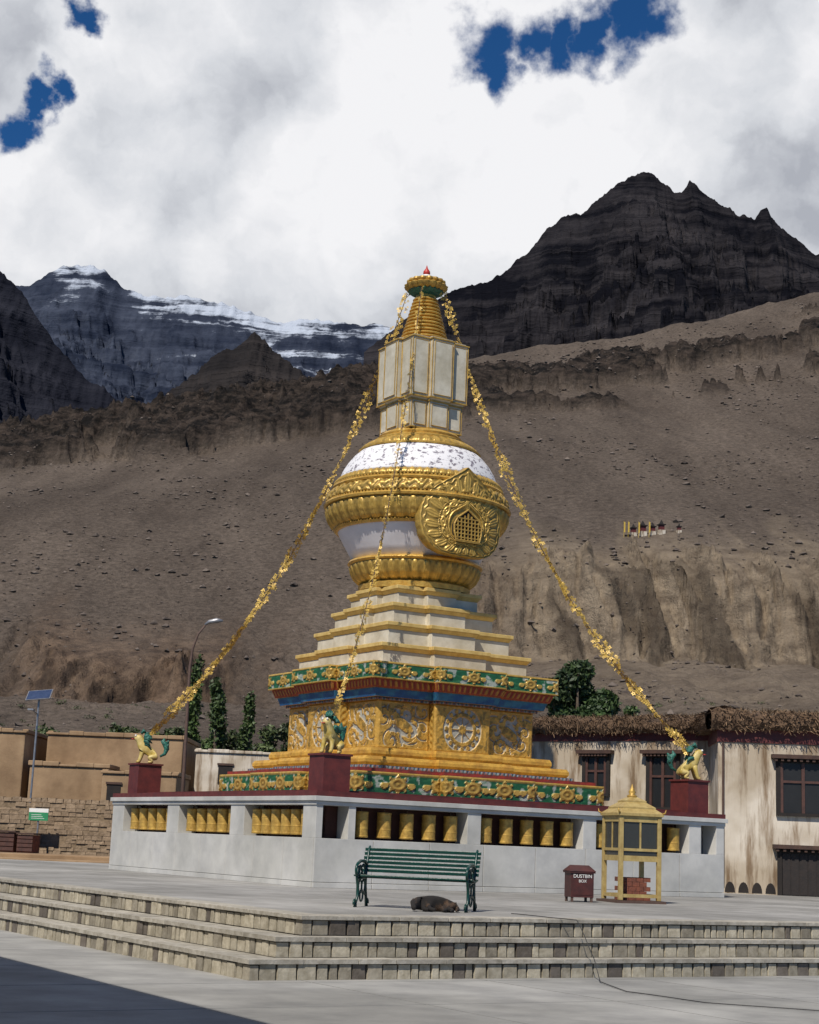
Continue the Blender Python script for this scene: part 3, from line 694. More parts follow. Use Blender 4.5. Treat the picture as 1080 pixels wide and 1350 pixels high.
def wheel_proto(loc):
    e=empty('prayer_wheel',loc,0);e.parent=SP
    s=.84
    mb=MB();mb.rev([(r*s,z) for r,z in [(.05,.040),(.165,.045),(.172,.055),(.172,.075),(.165,.082),(.165,.20),(.170,.205),(.170,.22),(.165,.225),(.165,.36),(.170,.365),(.170,.38),(.165,.385),(.165,.50),(.172,.508),(.172,.53),(.165,.54),(.05,.545)]],32)
    mb.build('drum',[M['dullgold']],e,smooth=True,angle=35)
    mb=MB();mb.tube([(0,0,0),(0,0,.62)],.012,8);mb.build('axle',[M['rust']],e)
    return e
pw=[]
for (a,b,n) in [(.88,3.5,5),(3.83,6.45,5),(6.8,9.4,5)]:
    for k in range(n):pw.append((-HL+a+(b-a)*(k+.5)/n,-HL+.24,.934))
for (a,b,n) in [(.54,3.12,6),(3.78,6.46,5),(7.1,9.72,5)]:
    for k in range(n):pw.append((-HL+.24,-HL+a+(b-a)*(k+.5)/n,.934))
p0=wheel_proto(pw[0])
for q in pw[1:]: clone(p0,q,random.random()*3)

def skin(name,pts,edges,rad,mat,parent=None,sub=2,loc=None,rz=0):
    me=D.meshes.new(name);me.from_pydata(pts,edges,[]);o=D.objects.new(name,me);COL.objects.link(o)
    md=o.modifiers.new('s','SKIN');md.use_smooth_shade=True
    sv=me.skin_vertices[0].data
    for i,r in enumerate(rad):
        sv[i].radius=(r,r) if not isinstance(r,tuple) else r
    sv[0].use_root=True
    m2=o.modifiers.new('ss','SUBSURF');m2.levels=sub;m2.render_levels=sub
    dg=bpy.context.evaluated_depsgraph_get();dg.update()
    nm=D.meshes.new_from_object(o.evaluated_get(dg));D.objects.remove(o)
    nm.materials.clear();nm.materials.append(mat)
    nm.polygons.foreach_set('use_smooth',[True]*len(nm.polygons))
    n=D.objects.new(name,nm);COL.objects.link(n)
    if parent:n.parent=parent
    if loc is not None:n.location=loc
    n.rotation_euler[2]=rz
    return n
def lion(loc,rz,label):
    e=empty('snow_lion_statue',loc,rz,label,'lion statue','snow lion statues on the plinth corners')
    P=[(.22,0,.20),(.08,0,.28),(-.08,0,.38),(-.15,0,.50),(-.19,0,.60),(-.30,0,.60),
       (-.10,.10,.24),(-.13,.11,.12),(-.16,.11,.03),(-.22,.11,.03),
       (-.10,-.10,.24),(-.13,-.11,.12),(-.16,-.11,.03),(-.22,-.11,.03),
       (.20,.13,.16),(.06,.15,.14),(.14,.15,.04),(.04,.15,.03),
       (.20,-.13,.16),(.06,-.15,.14),(.14,-.15,.04),(.04,-.15,.03)]
    E=[(0,1),(1,2),(2,3),(3,4),(4,5),(2,6),(6,7),(7,8),(8,9),(2,10),(10,11),(11,12),(12,13),(0,14),(14,15),(15,16),(16,17),(0,18),(18,19),(19,20),(20,21)]
    Rr=[.12,.105,.11,.10,.11,.06,.055,.045,.042,.035,.055,.045,.042,.035,.08,.06,.045,.03,.08,.06,.045,.03]
    skin('body',P,E,Rr,M['lionbody'],e)
    mb=MB()
    for k in range(26):
        a=random.random()*2*math.pi;f=random.random()
        c=Vector((-.08+.08*f,.12*math.cos(a),.56+.15*math.sin(a)-.05*f))
        mb.tube([c,c+Vector((.06,.03*math.cos(a),.0)),c+Vector((.12,.05*math.cos(a),-.05+.05*math.sin(a)))],[.04,.035,.01],7)
    for k in range(8):
        a=k*.8;mb.tube([(-.14,.05*math.cos(a),.69),(-.10,.07*math.cos(a),.76+.03*math.sin(a)),(-.05,.08*math.cos(a),.73)],[.028,.028,.01],6)
    mb.build('mane',[M['mane']],e,smooth=True)
    mb=MB();mb.tube([(.30,0,.18),(.40,0,.24),(.44,0,.36),(.40,0,.48),(.34,0,.54),(.38,0,.61)],[.025,.04,.06,.07,.05,.012],9)
    for k in range(6): mb.tube([(.42,.0,.32+.03*k),(.46,.06*math.cos(k*2),.38+.03*k),(.48,.08*math.cos(k*2),.46+.02*k)],[.035,.03,.008],6)
    mb.build('tail',[M['mane']],e,smooth=True)
    for y in (.055,-.055):
        mb=MB();mb.rev([(.004,.615),(.022,.63),(.022,.65),(.004,.665)],10,cx=-.265,cy=y);mb.build('eye',[M['signwhite']],e,smooth=True)
    mb=MB();mb.rev([(.01,.545),(.042,.55),(.042,.565),(.01,.57)],12,cx=-.325);mb.build('mouth',[M['red']],e,smooth=True)
    return e
def w3(u,v,z): return (CC[0]+u*CT-v*ST,CC[1]+u*ST+v*CT,ZP+z)
LZ=1.755+.073+.742
i_=HL-.55
L1=lion(w3(-i_,-i_,LZ),TH+math.radians(28),'painted snow lion statue facing outward on a maroon corner pedestal')
L1.scale=(.95,.95,1.05)
L2=lion(w3(-i_,i_,LZ),0.15,'yellow snow lion statue with green mane turned sideways on pedestal');L2.scale=(1.1,1.1,1.05)
L3=lion(w3(i_,-i_,LZ),math.radians(185),'yellow and white snow lion statue with curled green mane');L3.scale=(1.05,1.05,1.05)

def garland(p0,p1,sag,seed,sc=1.0):
    rg=random.Random(seed)
    p0=Vector(p0);p1=Vector(p1);N=340
    e=MB();base=[]
    for k in range(N+1):
        t=k/N;p=p0.lerp(p1,t);p.z-=sag*(4*t*(1-t))*(1.3-.6*t);base.append(p)
    o=MB();o.tube(base[::4],.010,5)
    for k in range(N):
        t=k/N;p=base[k]
        tg=(base[min(k+1,N)]-base[max(k-1,0)]).normalized()
        side0=tg.cross(Vector((0,-1,0))).normalized();back=tg.cross(side0)
        tw=.9*math.sin(t*23+seed)+.4*math.sin(t*61+seed*2)
        side=(side0*math.cos(tw)+back*math.sin(tw)).normalized();nn=tg.cross(side)
        wide=(.085+.045*math.sin(t*17+seed*3)+.03*math.sin(t*49))*sc
        for q in range(3 if sc>1 else 2):
            if rg.random()<.14: continue
            R=rg.uniform(.035,.065)*sc**.5;n=rg.choice([3,4,5])
            off=rg.uniform(-1,1)*wide
            c=p+side*off+nn*rg.uniform(-.03,.03)+tg*rg.uniform(-.02,.02)
            s2=(side+nn*rg.uniform(-.6,.6)).normalized();t2=(tg+nn*rg.uniform(-.5,.5)).normalized();m=n*2;vs=[]
            for j in range(m):
                a=2*math.pi*j/m;r=R*(1 if j%2 else .5);vs.append(c+(s2*math.cos(a)+t2*math.sin(a))*r)
            for j in range(m):
                a=2*math.pi*j/m;r=R*.25;vs.append(c+(s2*math.cos(a)+t2*math.sin(a))*r)
            e.add(vs,[(j,(j+1)%m,m+(j+1)%m,m+j) for j in range(m)])
    g=e.build('gold_garland',[M['garland']])
    o.build('cord',[M['rust']],g)
    lab(g,'openwork gold metal garland hanging from spire to corner','garland','gold garlands hanging from the spire')
TOP=14.45
for (a,b,s) in [(-1,-1,1),(-1,1,2),(1,-1,3),(1,1,4)]:
    garland(w3(a*.34,b*.34,TOP),w3(a*i_,b*i_,LZ+.64 if s!=4 else LZ),1.7,s,.72 if s==1 else 1.1)

# ---------------------------------------------------------------- bench
def bench():
    B=empty('park_bench',(.30,23.05,ZP),math.radians(-14),'dark green bench with wooden slats and ornate cast iron ends','bench')
    Lh=.84
    mb=MB()
    for k in range(6):
        z=.47+.058*k;y=.20+.028*k
        mb.box(-Lh,Lh,y,y+.022,z,z+.046)
    mb.build('backrest',[M['green_iron']],B,bevel=.005)
    mb=MB()
    for k in range(7):
        y=-.22+.062*k;z=.40+.012*math.cos(k*.9)
        mb.box(-Lh,Lh,y,y+.048,z,z+.025)
    mb.build('seat',[M['green_iron']],B,bevel=.005)
    for sx in (-1,1):
        x=sx*(Lh-.06);mb=MB();r=.018
        def arc(cx,cz,R,a0,a1,n=12): return [(x,cx+R*math.cos(math.radians(a0+(a1-a0)*i/n)),cz+R*math.sin(math.radians(a0+(a1-a0)*i/n))) for i in range(n+1)]
        mb.tube([(x,.30,0),(x,.26,.12),(x,.21,.28),(x,.20,.40),(x,.22,.52),(x,.28,.66),(x,.33,.78),(x,.37,.82),(x,.40,.79)],[.025,.02,.02,.022,.022,.02,.02,.018,.012],8)
        mb.tube([(x,-.30,0),(x,-.28,.05),(x,-.20,.14),(x,-.20,.28),(x,-.25,.38),(x,-.28,.44)],[.028,.02,.02,.022,.022,.02],8)
        mb.tube([(x,-.25,.385),(x,0,.385),(x,.2,.39)],r,8)
        mb.tube([(x,.23,.58),(x,.10,.62),(x,-.1,.62),(x,-.26,.58)]+arc(-.24,.50,.08,110,400,14),[.022]*4+[.02]*15,8)
        mb.tube(arc(-.10,.49,.07,0,340),.014,6);mb.tube(arc(.06,.50,.075,180,500),.014,6)
        mb.tube(arc(-.08,.27,.09,80,420),.014,6);mb.tube(arc(.09,.27,.09,100,-240),.014,6);mb.tube(arc(0,.15,.08,90,450),.013,6)
        mb.tube([(x,-.2,.14),(x,-.05,.2),(x,.1,.2),(x,.24,.14)],.016,6)
        mb.tube(arc(-.33,.05,.05,-90,200),.016,6);mb.tube(arc(.33,.05,.05,270,-20),.016,6)
        mb.build('leg',[M['green_iron']],B,smooth=True)
bench()
def dog():
    P=[(.22,0,.11),(.05,0.03,.12),(-.15,0,.12),(-.27,-.05,.11),(-.35,-.12,.08),(-.37,-.22,.055),(-.34,-.29,.045),
       (-.18,-.12,.05),(-.20,-.22,.035),(-.13,-.28,.03),(-.12,-.14,.06),(-.10,-.25,.04),(-.02,-.30,.03),
       (.20,-.12,.06),(.08,-.22,.04),(.16,-.29,.035),(.08,-.34,.025),(.26,-.12,.08),(.16,-.24,.05),(.25,-.30,.035),(.2,-.37,.025),
       (.33,-.04,.07),(.36,-.16,.04),(.3,-.26,.025),(-.36,-.04,.12),(-.33,.0,.17)]
    E=[(0,1),(1,2),(2,3),(3,4),(4,5),(5,6),(2,7),(7,8),(8,9),(2,10),(10,11),(11,12),(0,13),(13,14),(14,15),(15,16),(0,17),(17,18),(18,19),(19,20),(0,21),(21,22),(22,23),(4,24),(24,25)]
    R=[.115,.12,.125,.09,.075,.045,.03,.05,.03,.025,.05,.03,.025,.07,.035,.025,.02,.07,.035,.025,.02,.05,.03,.015,.03,.012]
    o=skin('dog',P,E,R,M['fur'],loc=(.55,22.5,ZP),rz=math.radians(8));o.scale=(.86,.86,.95)
    lab(o,'black and brown dog asleep on its side beneath the bench','dog')
dog()
def dustbin():
    B=empty('dustbin',(3.29,29.6,ZP),math.radians(12),'dark red metal dustbin with pitched lid and white lettering','dustbin')
    mb=MB();mb.box(-.21,.21,-.19,.19,.08,.50);mb.box(-.235,.235,-.215,.215,.5,.53)
    mb.box(-.19,.19,-.197,-.19,.12,.40)
    mb.build('bin_body',[M['binred']],B,bevel=.01)
    mb=MB();mb.add([(-.25,-.23,.53),(.25,-.23,.53),(.25,.23,.53),(-.25,.23,.53),(-.18,0,.64),(.18,0,.64)],[(0,1,5,4),(1,2,5),(2,3,4,5),(3,0,4),(3,2,1,0)])
    mb.build('lid',[M['binred']],B,bevel=.01)
    for sx in (-1,1):
        for sy in (-1,1):
            mb=MB();mb.box(sx*.18-.02,sx*.18+.02,sy*.16-.02,sy*.16+.02,0,.08);mb.build('leg',[M['rust']],B)
    for txt,z,s in [('DUSTBIN',.44,.085),('BOX',.36,.07)]:
        c=D.curves.new('t','FONT');c.body=txt;c.size=s;c.align_x='CENTER';c.extrude=.002
        o=D.objects.new('t',c);COL.objects.link(o);dg=bpy.context.evaluated_depsgraph_get();me=D.meshes.new_from_object(o.evaluated_get(dg));D.objects.remove(o)
        me.materials.clear();me.materials.append(M['signwhite'])
        q=D.objects.new('lettering',me);COL.objects.link(q);q.parent=B;q.location=(0,-.202,z-.02);q.rotation_euler=(math.pi/2,0,0)
dustbin()
def cabinet():
    B=empty('lamp_cabinet',(4.33,30.4,ZP),math.radians(16),'pale gold glazed butter lamp cabinet with small peaked roof','cabinet')
    h=.375;P_=M['palegold']
    for sx in (-1,1):
        for sy in (-1,1):
            mb=MB();mb.box(sx*h-.038,sx*h+.038,sy*h-.038,sy*h+.038,.05,1.54);mb.build('post',[P_],B,bevel=.005)
    mb=MB();mb.box(-.48,.48,-.48,.48,0,.045);mb.build('base',[M['rust']],B)
    mb=MB();mb.box(-h+.039,h-.039,-h+.039,h-.039,.80,.86)
    for s in (-1,1):
        for z,t in ((.10,.06),(.74,.10),(.92,.05),(1.44,.10)):
            mb.box(-h+.039,h-.039,s*h-.024,s*h+.024,z,z+t);mb.box(s*h-.024,s*h+.024,-h+.039,h-.039,z,z+t)
        mb.box(-.016,.016,s*h-.018,s*h+.018,.97,1.44);mb.box(s*h-.018,s*h+.018,-.016,.016,.97,1.44)
    mb.build('frame',[P_],B)
    gl=D.materials.new('dusty_glass');gl.use_nodes=True;bb=gl.node_tree.nodes['Principled BSDF'];bb.inputs['Base Color'].default_value=(.05,.05,.045,1);bb.inputs['Roughness'].default_value=.2;bb.inputs['Alpha'].default_value=.75
    mb=MB()
    for s in (-1,1): mb.box(-h+.039,h-.039,s*h-.004,s*h+.004,.84,1.44);mb.box(s*h-.004,s*h+.004,-h+.039,h-.039,.84,1.44)
    mb.build('glass_panel',[gl],B)
    mb=MB()
    prof=[(.44,1.55),(.44,1.60),(.33,1.68),(.33,1.71),(.20,1.80),(.20,1.83),(.07,1.90)]
    for (r,z),(r2,z2) in zip(prof[:-1],prof[1:]):
        P=[(-r,-r,z),(r,-r,z),(r,r,z),(-r,r,z)];Q=[(-r2,-r2,z2),(r2,-r2,z2),(r2,r2,z2),(-r2,r2,z2)]
        mb.add(P+Q,[(i,(i+1)%4,4+(i+1)%4,4+i) for i in range(4)])
    mb.box(-.42,.42,-.42,.42,1.541,1.55)
    rf=mb.build('roof',[P_],B)
    mb=MB();mb.rev([(.08,1.89),(.10,1.92),(.05,1.95),(.07,1.99),(.04,2.04),(.02,2.09),(.003,2.14)],16);mb.build('finial',[M['dullgold']],rf,smooth=True)
    for a,b in [(-1,-1),(1,-1),(1,1),(-1,1)]:
        mb=MB();mb.tube([(a*.41,b*.41,1.59),(a*.46,b*.46,1.62),(a*.47,b*.47,1.68)],[.022,.016,.006],6);mb.build('roof_horn',[M['dullgold']],rf,smooth=True)
    mb=MB();mb.box(-.28,.02,-.22,.2,.862,.98);mb.box(.08,.30,-.2,.1,.862,1.02);mb.build('lamp_tray',[M['metal']],B)
    C=empty('brick_stack',(4.36,30.38,ZP+.047),math.radians(16),'stack of red brown bricks under the gold cabinet','bricks')
    mb=MB()
    for l in range(5):
        for k in range(3 if l%2 else 4): mb.box(-.30+k*.145+(.07 if l%2 else 0),-.30+k*.145+.135+(.07 if l%2 else 0),-.18,.14,l*.082,l*.082+.078)
    mb.build('brick',[M['brick']],C)
cabinet()

# ---------------------------------------------------------------- right temple building
def thatch(parent,p0,p1,z,h=.62,n=1500,seed=1):
    rg=random.Random(seed);mb=MB();p0=Vector((p0[0],p0[1],0));p1=Vector((p1[0],p1[1],0));d=(p1-p0);L=d.length;t=d/L;nn=Vector((t.y,-t.x,0))
    ns=int(L/.16)
    prof=[(0,0.0),(.20,-.03),(.28,.12),(.24,.32),(.12,.46),(-.3,.5),(-.6,.45),(-.6,0)]
    vs=[]
    for i in range(ns+1):
        c=p0+d*(i/ns);lump=.70+.5*float(fbm(np.array([i*.35+seed*5]),np.array([seed*1.]),3,2)[0])*1.4+rg.uniform(-.1,.1)
        for (o,zz) in prof:
            j=.05
            q=c+nn*(o+rg.uniform(-j,j));vs.append((q.x,q.y,z+zz*lump*h/.6+rg.uniform(-j,j)))
    m=len(prof);mb.add(vs,[(i*m+k,(i+1)*m+k,(i+1)*m+(k+1)%m,i*m+(k+1)%m) for i in range(ns) for k in range(m)],c=(.12,.075,.044))
    for k in range(n):
        c=p0+d*rg.random();zz=z+rg.uniform(-.06,h*.9);o=.27+rg.uniform(-.1,.06)-max(0,(zz-z-h*.6))*.6
        a=c+nn*o+Vector((0,0,zz));l=rg.uniform(.06,.18)
        dr=(nn*rg.uniform(.2,.8)+t*rg.uniform(-.8,.8)+Vector((0,0,rg.uniform(-.8,.5)))).normalized()*l
        b=a+dr;w=t*rg.uniform(.006,.016)+Vector((0,0,.006));f=rg.uniform(.4,1.7);
        mb.add([a-w,a+w,b+w*.5,b-w*.5],[(0,1,2,3)],c=(.15*f,.096*f,.056*f))
    for k in range(n//2):
        c=p0+d*rg.random();a=c+nn*rg.uniform(-.5,.25)+Vector((0,0,z+h*.8));b=a+Vector((rg.uniform(-.15,.15),rg.uniform(-.15,.15),rg.uniform(.02,.13)));w=t*.012;f=rg.uniform(.5,1.9)
        mb.add([a-w,a+w,b+w*.4,b-w*.4],[(0,1,2,3)],c=(.15*f,.10*f,.058*f))
    mb.build('twig_parapet',[M['twig']],parent)
def window(parent,c,t,w,z0,z1,name='window',door=False):
    rot=math.atan2(t.y,t.x)
    e=D.objects.new(name,None);COL.objects.link(e);e.parent=parent
    mb=MB();h=w/2
    f=.11
    mb.box(-h-f,-h,-.06,.05,z0,z1);mb.box(h,h+f,-.06,.05,z0,z1);mb.box(-h-f,h+f,-.06,.05,z1,z1+.1)
    mb.box(-h-f-.12,h+f+.12,-.22,.02,z1+.1,z1+.20,m=1)
    for k in range(9): mb.box(-h-f-.05+k*(w+.2)/8.5,-h-f+.02+k*(w+.2)/8.5,-.19,-.061,z1+.03,z1+.098,m=1)
    if not door: mb.box(-h-f,h+f,-.08,.05,z0-.08,z0)
    mb.build('frame',[M['dark'],M['wood']],e)
    mb=MB()
    if door:
        mb.box(-h,h,.0,.02,z0,z1)
        for k in range(6): mb.box(-h+.02+k*w/6,-h-.01+(k+1)*w/6,-.015,.0,z0+.02,z1-.02)
        mb.build('door_leaf',[M['doorblack']],e)
    else:
        mb.box(-h,h,-.01,.0,z0,z1,m=1)
        mb.box(-.04,.04,-.05,-.011,z0,z1);mb.box(-h,-h+.07,-.05,-.011,z0,z1);mb.box(h-.07,h,-.05,-.011,z0,z1)
        zz=z0+(z1-z0)*.62;mb.box(-h+.07,-.04,-.048,-.011,zz-.03,zz+.03);mb.box(.04,h-.07,-.048,-.011,zz-.03,zz+.03)
        mb.build('sash',[M['redwood'],M['glass']],e)
    e.location=(c[0],c[1],0);e.rotation_euler[2]=rot
def temple():
    T=empty('temple_building',(0,0,0),0,'old whitewashed temple building with brown twig parapet','building')
    mb=MB()
    A=Vector((2.6,48.5,0));B=Vector((8.45,44.2,0));tA=(B-A).normalized();nA=Vector((tA.y,-tA.x,0))
    C=Vector((8.22,42.2,0));Dd=Vector((16,41.6,0));tB=(Dd-C).normalized();nB=Vector((tB.y,-tB.x,0))
    p=lambda v:(v.x,v.y)
    mb.prism([p(A),p(B),p(B-nA*6),p(A-nA*6)],ZP-.1,4.85)
    mb.prism([p(C),p(Dd),p(Dd-nB*7),p(C-nB*7)],ZP-.1,4.80)
    mb.build('wall',[M['wash']],T)
    mb=MB();mb.prism([p(A+nA*.03),p(B+nA*.03),p(B-nA*.1),p(A-nA*.1)],4.66,4.88);mb.prism([p(C+nB*.03-tB*.03),p(Dd+nB*.03),p(Dd-nB*.1),p(C-nB*.1-tB*.03)],4.5,4.84)
    mb.prism([p(C-tB*.03-nB*.1),p(C-nB*.1),p(C-nB*3),p(C-tB*.03-nB*3)],4.5,4.84)
    mb.build('painted_band',[M['maroon']],T)
    thatch(T,p(A),p(B),4.90,.50,n=1900,seed=3)
    thatch(T,p(C-tB*.2),p(Dd),4.84,.55,n=2300,seed=4)
    thatch(T,p(C-nB*5-tB*.1),p(C-tB*.1),4.84,.5,n=700,seed=5)
    def onA(px): return A+tA*px+nA*.02
    L=(B-A).length
    window(T,onA(L-3.55),tA,.66,3.2,4.20);window(T,onA(L-1.45),tA,.80,2.85,4.20)
    window(T,C+tB*2.15+nB*.02,tB,1.15,2.75,4.02);window(T,C+tB*2.25+nB*.02,tB,1.3,.69,1.75,'door',True)
    for k in range(4):
        mb=MB();c=C+tB*(.30+.34*k)+nB*.012;pts=[(c+tB*(.13*math.cos(a))+Vector((0,0,.72+.26*max(0,math.sin(a))))) for a in np.linspace(0,math.pi,9)]
        mb.add(pts,[tuple(range(9))]);mb.build('vent',[M['dark']],T)
    mb=MB();mb.tube([p(C+nB*.05+tB*.12)+(4.5,),p(C+nB*.05+tB*.12)+(.9,)],.03,6);mb.build('drain_pipe',[M['rust']],T)
temple()

# ---------------------------------------------------------------- left village
def box_house(name,x0,x1,y0,y1,z0,z1,mat,label,wins=(),cat='house',parap=.18):
    e=empty(name,((x0+x1)/2,y0,0),0,label,cat)
    cx=(x0+x1)/2;mb=MB()
    mb.box(x0-cx,x1-cx,0,y1-y0,z0,z1);mb.build('wall',[mat],e,bevel=.05)
    mb=MB();rg=random.Random(int(x0*10))
    k=x0-cx-.06
    while k<x1-cx:
        w=rg.uniform(.5,1.0);mb.box(k,min(k+w,x1-cx+.06),-.08,.22,z1,z1+parap*rg.uniform(.5,1.2));k+=w
    mb.box(x0-cx-.06,x0-cx+.2,.23,y1-y0,z1,z1+parap);mb.box(x1-cx-.2,x1-cx+.06,.23,y1-y0,z1,z1+parap)
    mb.build('parapet',[mat],e,bevel=.03)
    for (wx,w,a,b) in wins:
        mb=MB();mb.box(wx-cx-w/2,wx-cx+w/2,-.03,.02,a,b);mb.box(wx-cx-w/2-.05,wx-cx+w/2+.05,-.07,-.03,b-.02,b+.07,m=1);mb.build('window',[M['dark'],M['wood']],e)
    return e
box_house('mud_house',-15.3,-9.4,71,77,.3,5.65,M['mud'],'flat roofed tan mud plaster house',[(-10.6,.5,3.4,4.2)])
box_house('mud_house',-15.4,-12.1,68.5,70.9,.3,4.2,M['mud'],'low tan mud annex in front of house')
box_house('mud_house',-23,-15.8,69,75,.3,5.55,M['mud'],'long flat roofed tan mud house',[(-17.2,.6,3.6,4.4)])
box_house('mud_house',-11.9,-8.9,66,70,.3,3.9,M['mud'],'small mud outbuilding with dark opening',[(-11.4,.55,2.3,3.5)])
box_house('white_house',-8.7,-3.2,70,76,.5,5.1,M['wash'],'low whitewashed house with flat roof',[(-7.4,.6,3.8,4.6),(-5.4,.6,3.8,4.6)])
mb=MB();rg=random.Random(5)
z=.55
while z<2.42:
    h=rg.uniform(.10,.16);x=-16.5
    while x<-8.5:
        w=rg.uniform(.14,.36);f=rg.uniform(.8,1.1);yy=52+rg.uniform(-.025,.025)
        mb.box(x+.004,x+w-.004,yy,yy+.4,z+.004,z+h-.002+rg.uniform(-.02,.02)*(z>2.2),c=(.30*f,.22*f,.145*f),ins=.012);x+=w
    z+=h
mb.box(-16.5,-8.5,52.02,52.36,.5,2.4,c=(.26,.19,.12))
lab(mb.build('stone_wall',[M['rubble']]),'rough brown mud and stone boundary wall','wall')
mb=MB();mb.box(-24,-8.3,49.0,51.2,.55,.86);mb.box(-24,-8.3,48.4,49.0,.55,.74)
lab(mb.build('low_ledge',[M['mud']],bevel=.03),'low earthen ledge beside the paved court','ledge')
def crate(x,y,w,h,lb):
    e=empty('wooden_crate',(x,y,.86),random.uniform(-.2,.2),lb,'crate','crates by the stone wall')
    mb=MB()
    for k in range(4): mb.box(-w/2,w/2,-.3,-.27,.05+k*h/4,.05+k*h/4+h/5)
    mb.build('side',[M['redwood']],e);mb=MB();mb.box(-w/2-.04,w/2+.04,-.34,.3,h+.05,h+.1);mb.box(-w/2,w/2,-.26,.28,.0,h+.04,m=1);mb.build('top',[M['wood'],M['brick']],e)
for (x,w,h,lb) in [(-11.75,.7,.55,'red brown wooden crate against stone wall'),(-11.0,.5,.5,'small dark wooden crate by stone wall'),(-12.5,.5,.6,'low wooden crate beside wall')]: crate(x-.3,51.0,w,h,lb)
def solar():
    e=empty('solar_street_lamp',(-12.6,56.6,.6),0,'slim grey solar powered street lamp on pole','street lamp')
    mb=MB();mb.tube([(0,0,0),(0,0,5.5)],.035,10);mb.box(-.12,.12,-.12,.12,0,.25);mb.build('pole',[M['metal']],e,smooth=False)
    mb=MB();mb.xf=Matrix.Translation((0,0,5.55))@Matrix.Rotation(math.radians(40),4,'X')@Matrix.Rotation(math.radians(-8),4,'Y');mb.box(-.44,.44,-.28,.28,0,.03,m=1);mb.box(-.41,.41,-.25,.25,.031,.035);mb.build('solar_panel',[M['solar'],M['metal']],e)
    mb=MB();mb.tube([(0,0,4.9),(-.1,-.5,5.0)],.02,6);mb.box(-.2,0,-.75,-.45,4.97,5.03);mb.build('lamp_head',[M['metal']],e)
    s=empty('notice_board',(-11.15,51.4,.6),0,'small green and white notice board on a short post','sign')
    mb=MB();mb.box(-.30,.30,-.02,.02,1.25,1.5);mb.box(-.30,.30,-.02,.02,1.502,1.62,m=1)
    for k in range(3): mb.box(-.22,.19-.05*k,-.024,-.02,1.31+.055*k,1.322+.055*k,m=1)
    mb.build('board',[M['signgreen'],M['signwhite']],s)
    mb=MB();mb.tube([(0,.04,0),(0,.04,1.6)],.03,8);mb.build('post',[M['metal']],s)
solar()
def lamp2():
    e=empty('street_lamp',(-7.05,54,.69),0,'tall dark street lamp with curved arm','street lamp')
    mb=MB();mb.tube([(0,0,0),(-.02,0,3),(-.05,0,6.4),(0,0,7.0),(.15,0,7.5),(.4,0,7.85)],[.07,.06,.05,.04,.035,.03],8);mb.build('pole',[M['rust']],e,smooth=True)
    mb=MB();mb.tube([(.35,0,7.82),(.5,0,7.93),(.75,-.02,7.98),(.95,-.02,7.98)],[.03,.07,.09,.03],8);mb.build('lamp_head',[M['metal']],e,smooth=True)
lamp2()

# ---------------------------------------------------------------- trees
def leaves(name,centers,radii,n,size,cols,parent=None,seed=0):
    rg=np.random.default_rng(seed)
    centers=np.array(centers,float);radii=np.array(radii,float)
    vol=radii.prod(1);idx=rg.choice(len(centers),n,p=vol/vol.sum())
    d=rg.normal(size=(n,3));d/=np.linalg.norm(d,axis=1)[:,None];rr=rg.random(n)**.45
    P=centers[idx]+d*rr[:,None]*radii[idx]
    a=rg.normal(size=(n,3));a/=np.linalg.norm(a,axis=1)[:,None];b=np.cross(a,rg.normal(size=(n,3)));b/=np.linalg.norm(b,axis=1)[:,None]
    s=size*(.6+.8*rg.random(n))[:,None]
    V=np.stack([P-a*s,P-b*s*.5,P+a*s,P+b*s*.5],1).reshape(-1,3)
    F=np.arange(n*4).reshape(-1,4)
    c=np.array(cols);k=rg.random(n)[:,None];C=c[0]*(1-k)+c[1]*k;C=C*(.6+.6*rg.random(len(centers))[idx])[:,None]
    C=np.repeat(C,4,0)
    me=D.meshes.new(name);me.from_pydata(V.tolist(),[],F.tolist());me.materials.append(M['leaf'])
    at=me.color_attributes.new('Col','FLOAT_COLOR','POINT');at.data.foreach_set('color',np.concatenate([C,np.ones((len(C),1))],1).astype(np.float32).ravel())
    o=D.objects.new(name,me);COL.objects.link(o)
    if parent:o.parent=parent
    return o
def tree(name,x,y,z,h,w,label,n=5000,poplar=False,seed=1,size=.11,cols=((.03,.06,.015),(.08,.13,.03)),group=None,lo=.38):
    rg=random.Random(seed);e=empty(name,(x,y,z),0,label,'tree',group)
    mb=MB();mb.tube([(0,0,-.2),(.03,0,h*.3),(0,.02,h*.6),(.0,0,h*.92)],[.04+h*.018,.03+h*.014,.03+h*.008,.01],8)
    cs=[];rs=[]
    for k in range(20 if not poplar else 22):
        if poplar:
            zz=h*(.12+.86*k/22);r=w*(.35+.65*math.sin(math.pi*min(1,.15+.85*(1-k/22)**.8)));a=rg.random()*6.28;q=r*.35
            c=(q*math.cos(a),q*math.sin(a),zz);R=(r*.6,r*.6,h*.07)
        else:
            a=rg.random()*6.28;zz=h*rg.uniform(lo,.9);q=w*rg.uniform(.2,.85)*math.sqrt(max(.1,1-((zz/h-.6)/.45)**2));c=(q*math.cos(a),q*math.sin(a),zz);r=w*rg.uniform(.2,.4);R=(r,r,r*.8)
        mb.tube([(0,0,c[2]*.6),(c[0]*.5,c[1]*.5,c[2]*.82),c],[.05,.03,.012],5)
        cs.append(c);rs.append(R)
    mb.build('trunk',[M['bark']],e)
    leaves('crown',cs,rs,n,size,cols,e,seed)
def gz(x,y): return float(H(np.array([x]),np.array([y]))[0])
PC=((.04,.075,.018),(.10,.15,.04))
tree('poplar_tree',-10.15,80,gz(-10,80),8.8,.45,'slim green poplar tree behind the mud houses',2600,True,3,group='poplar trees behind the houses',cols=PC)
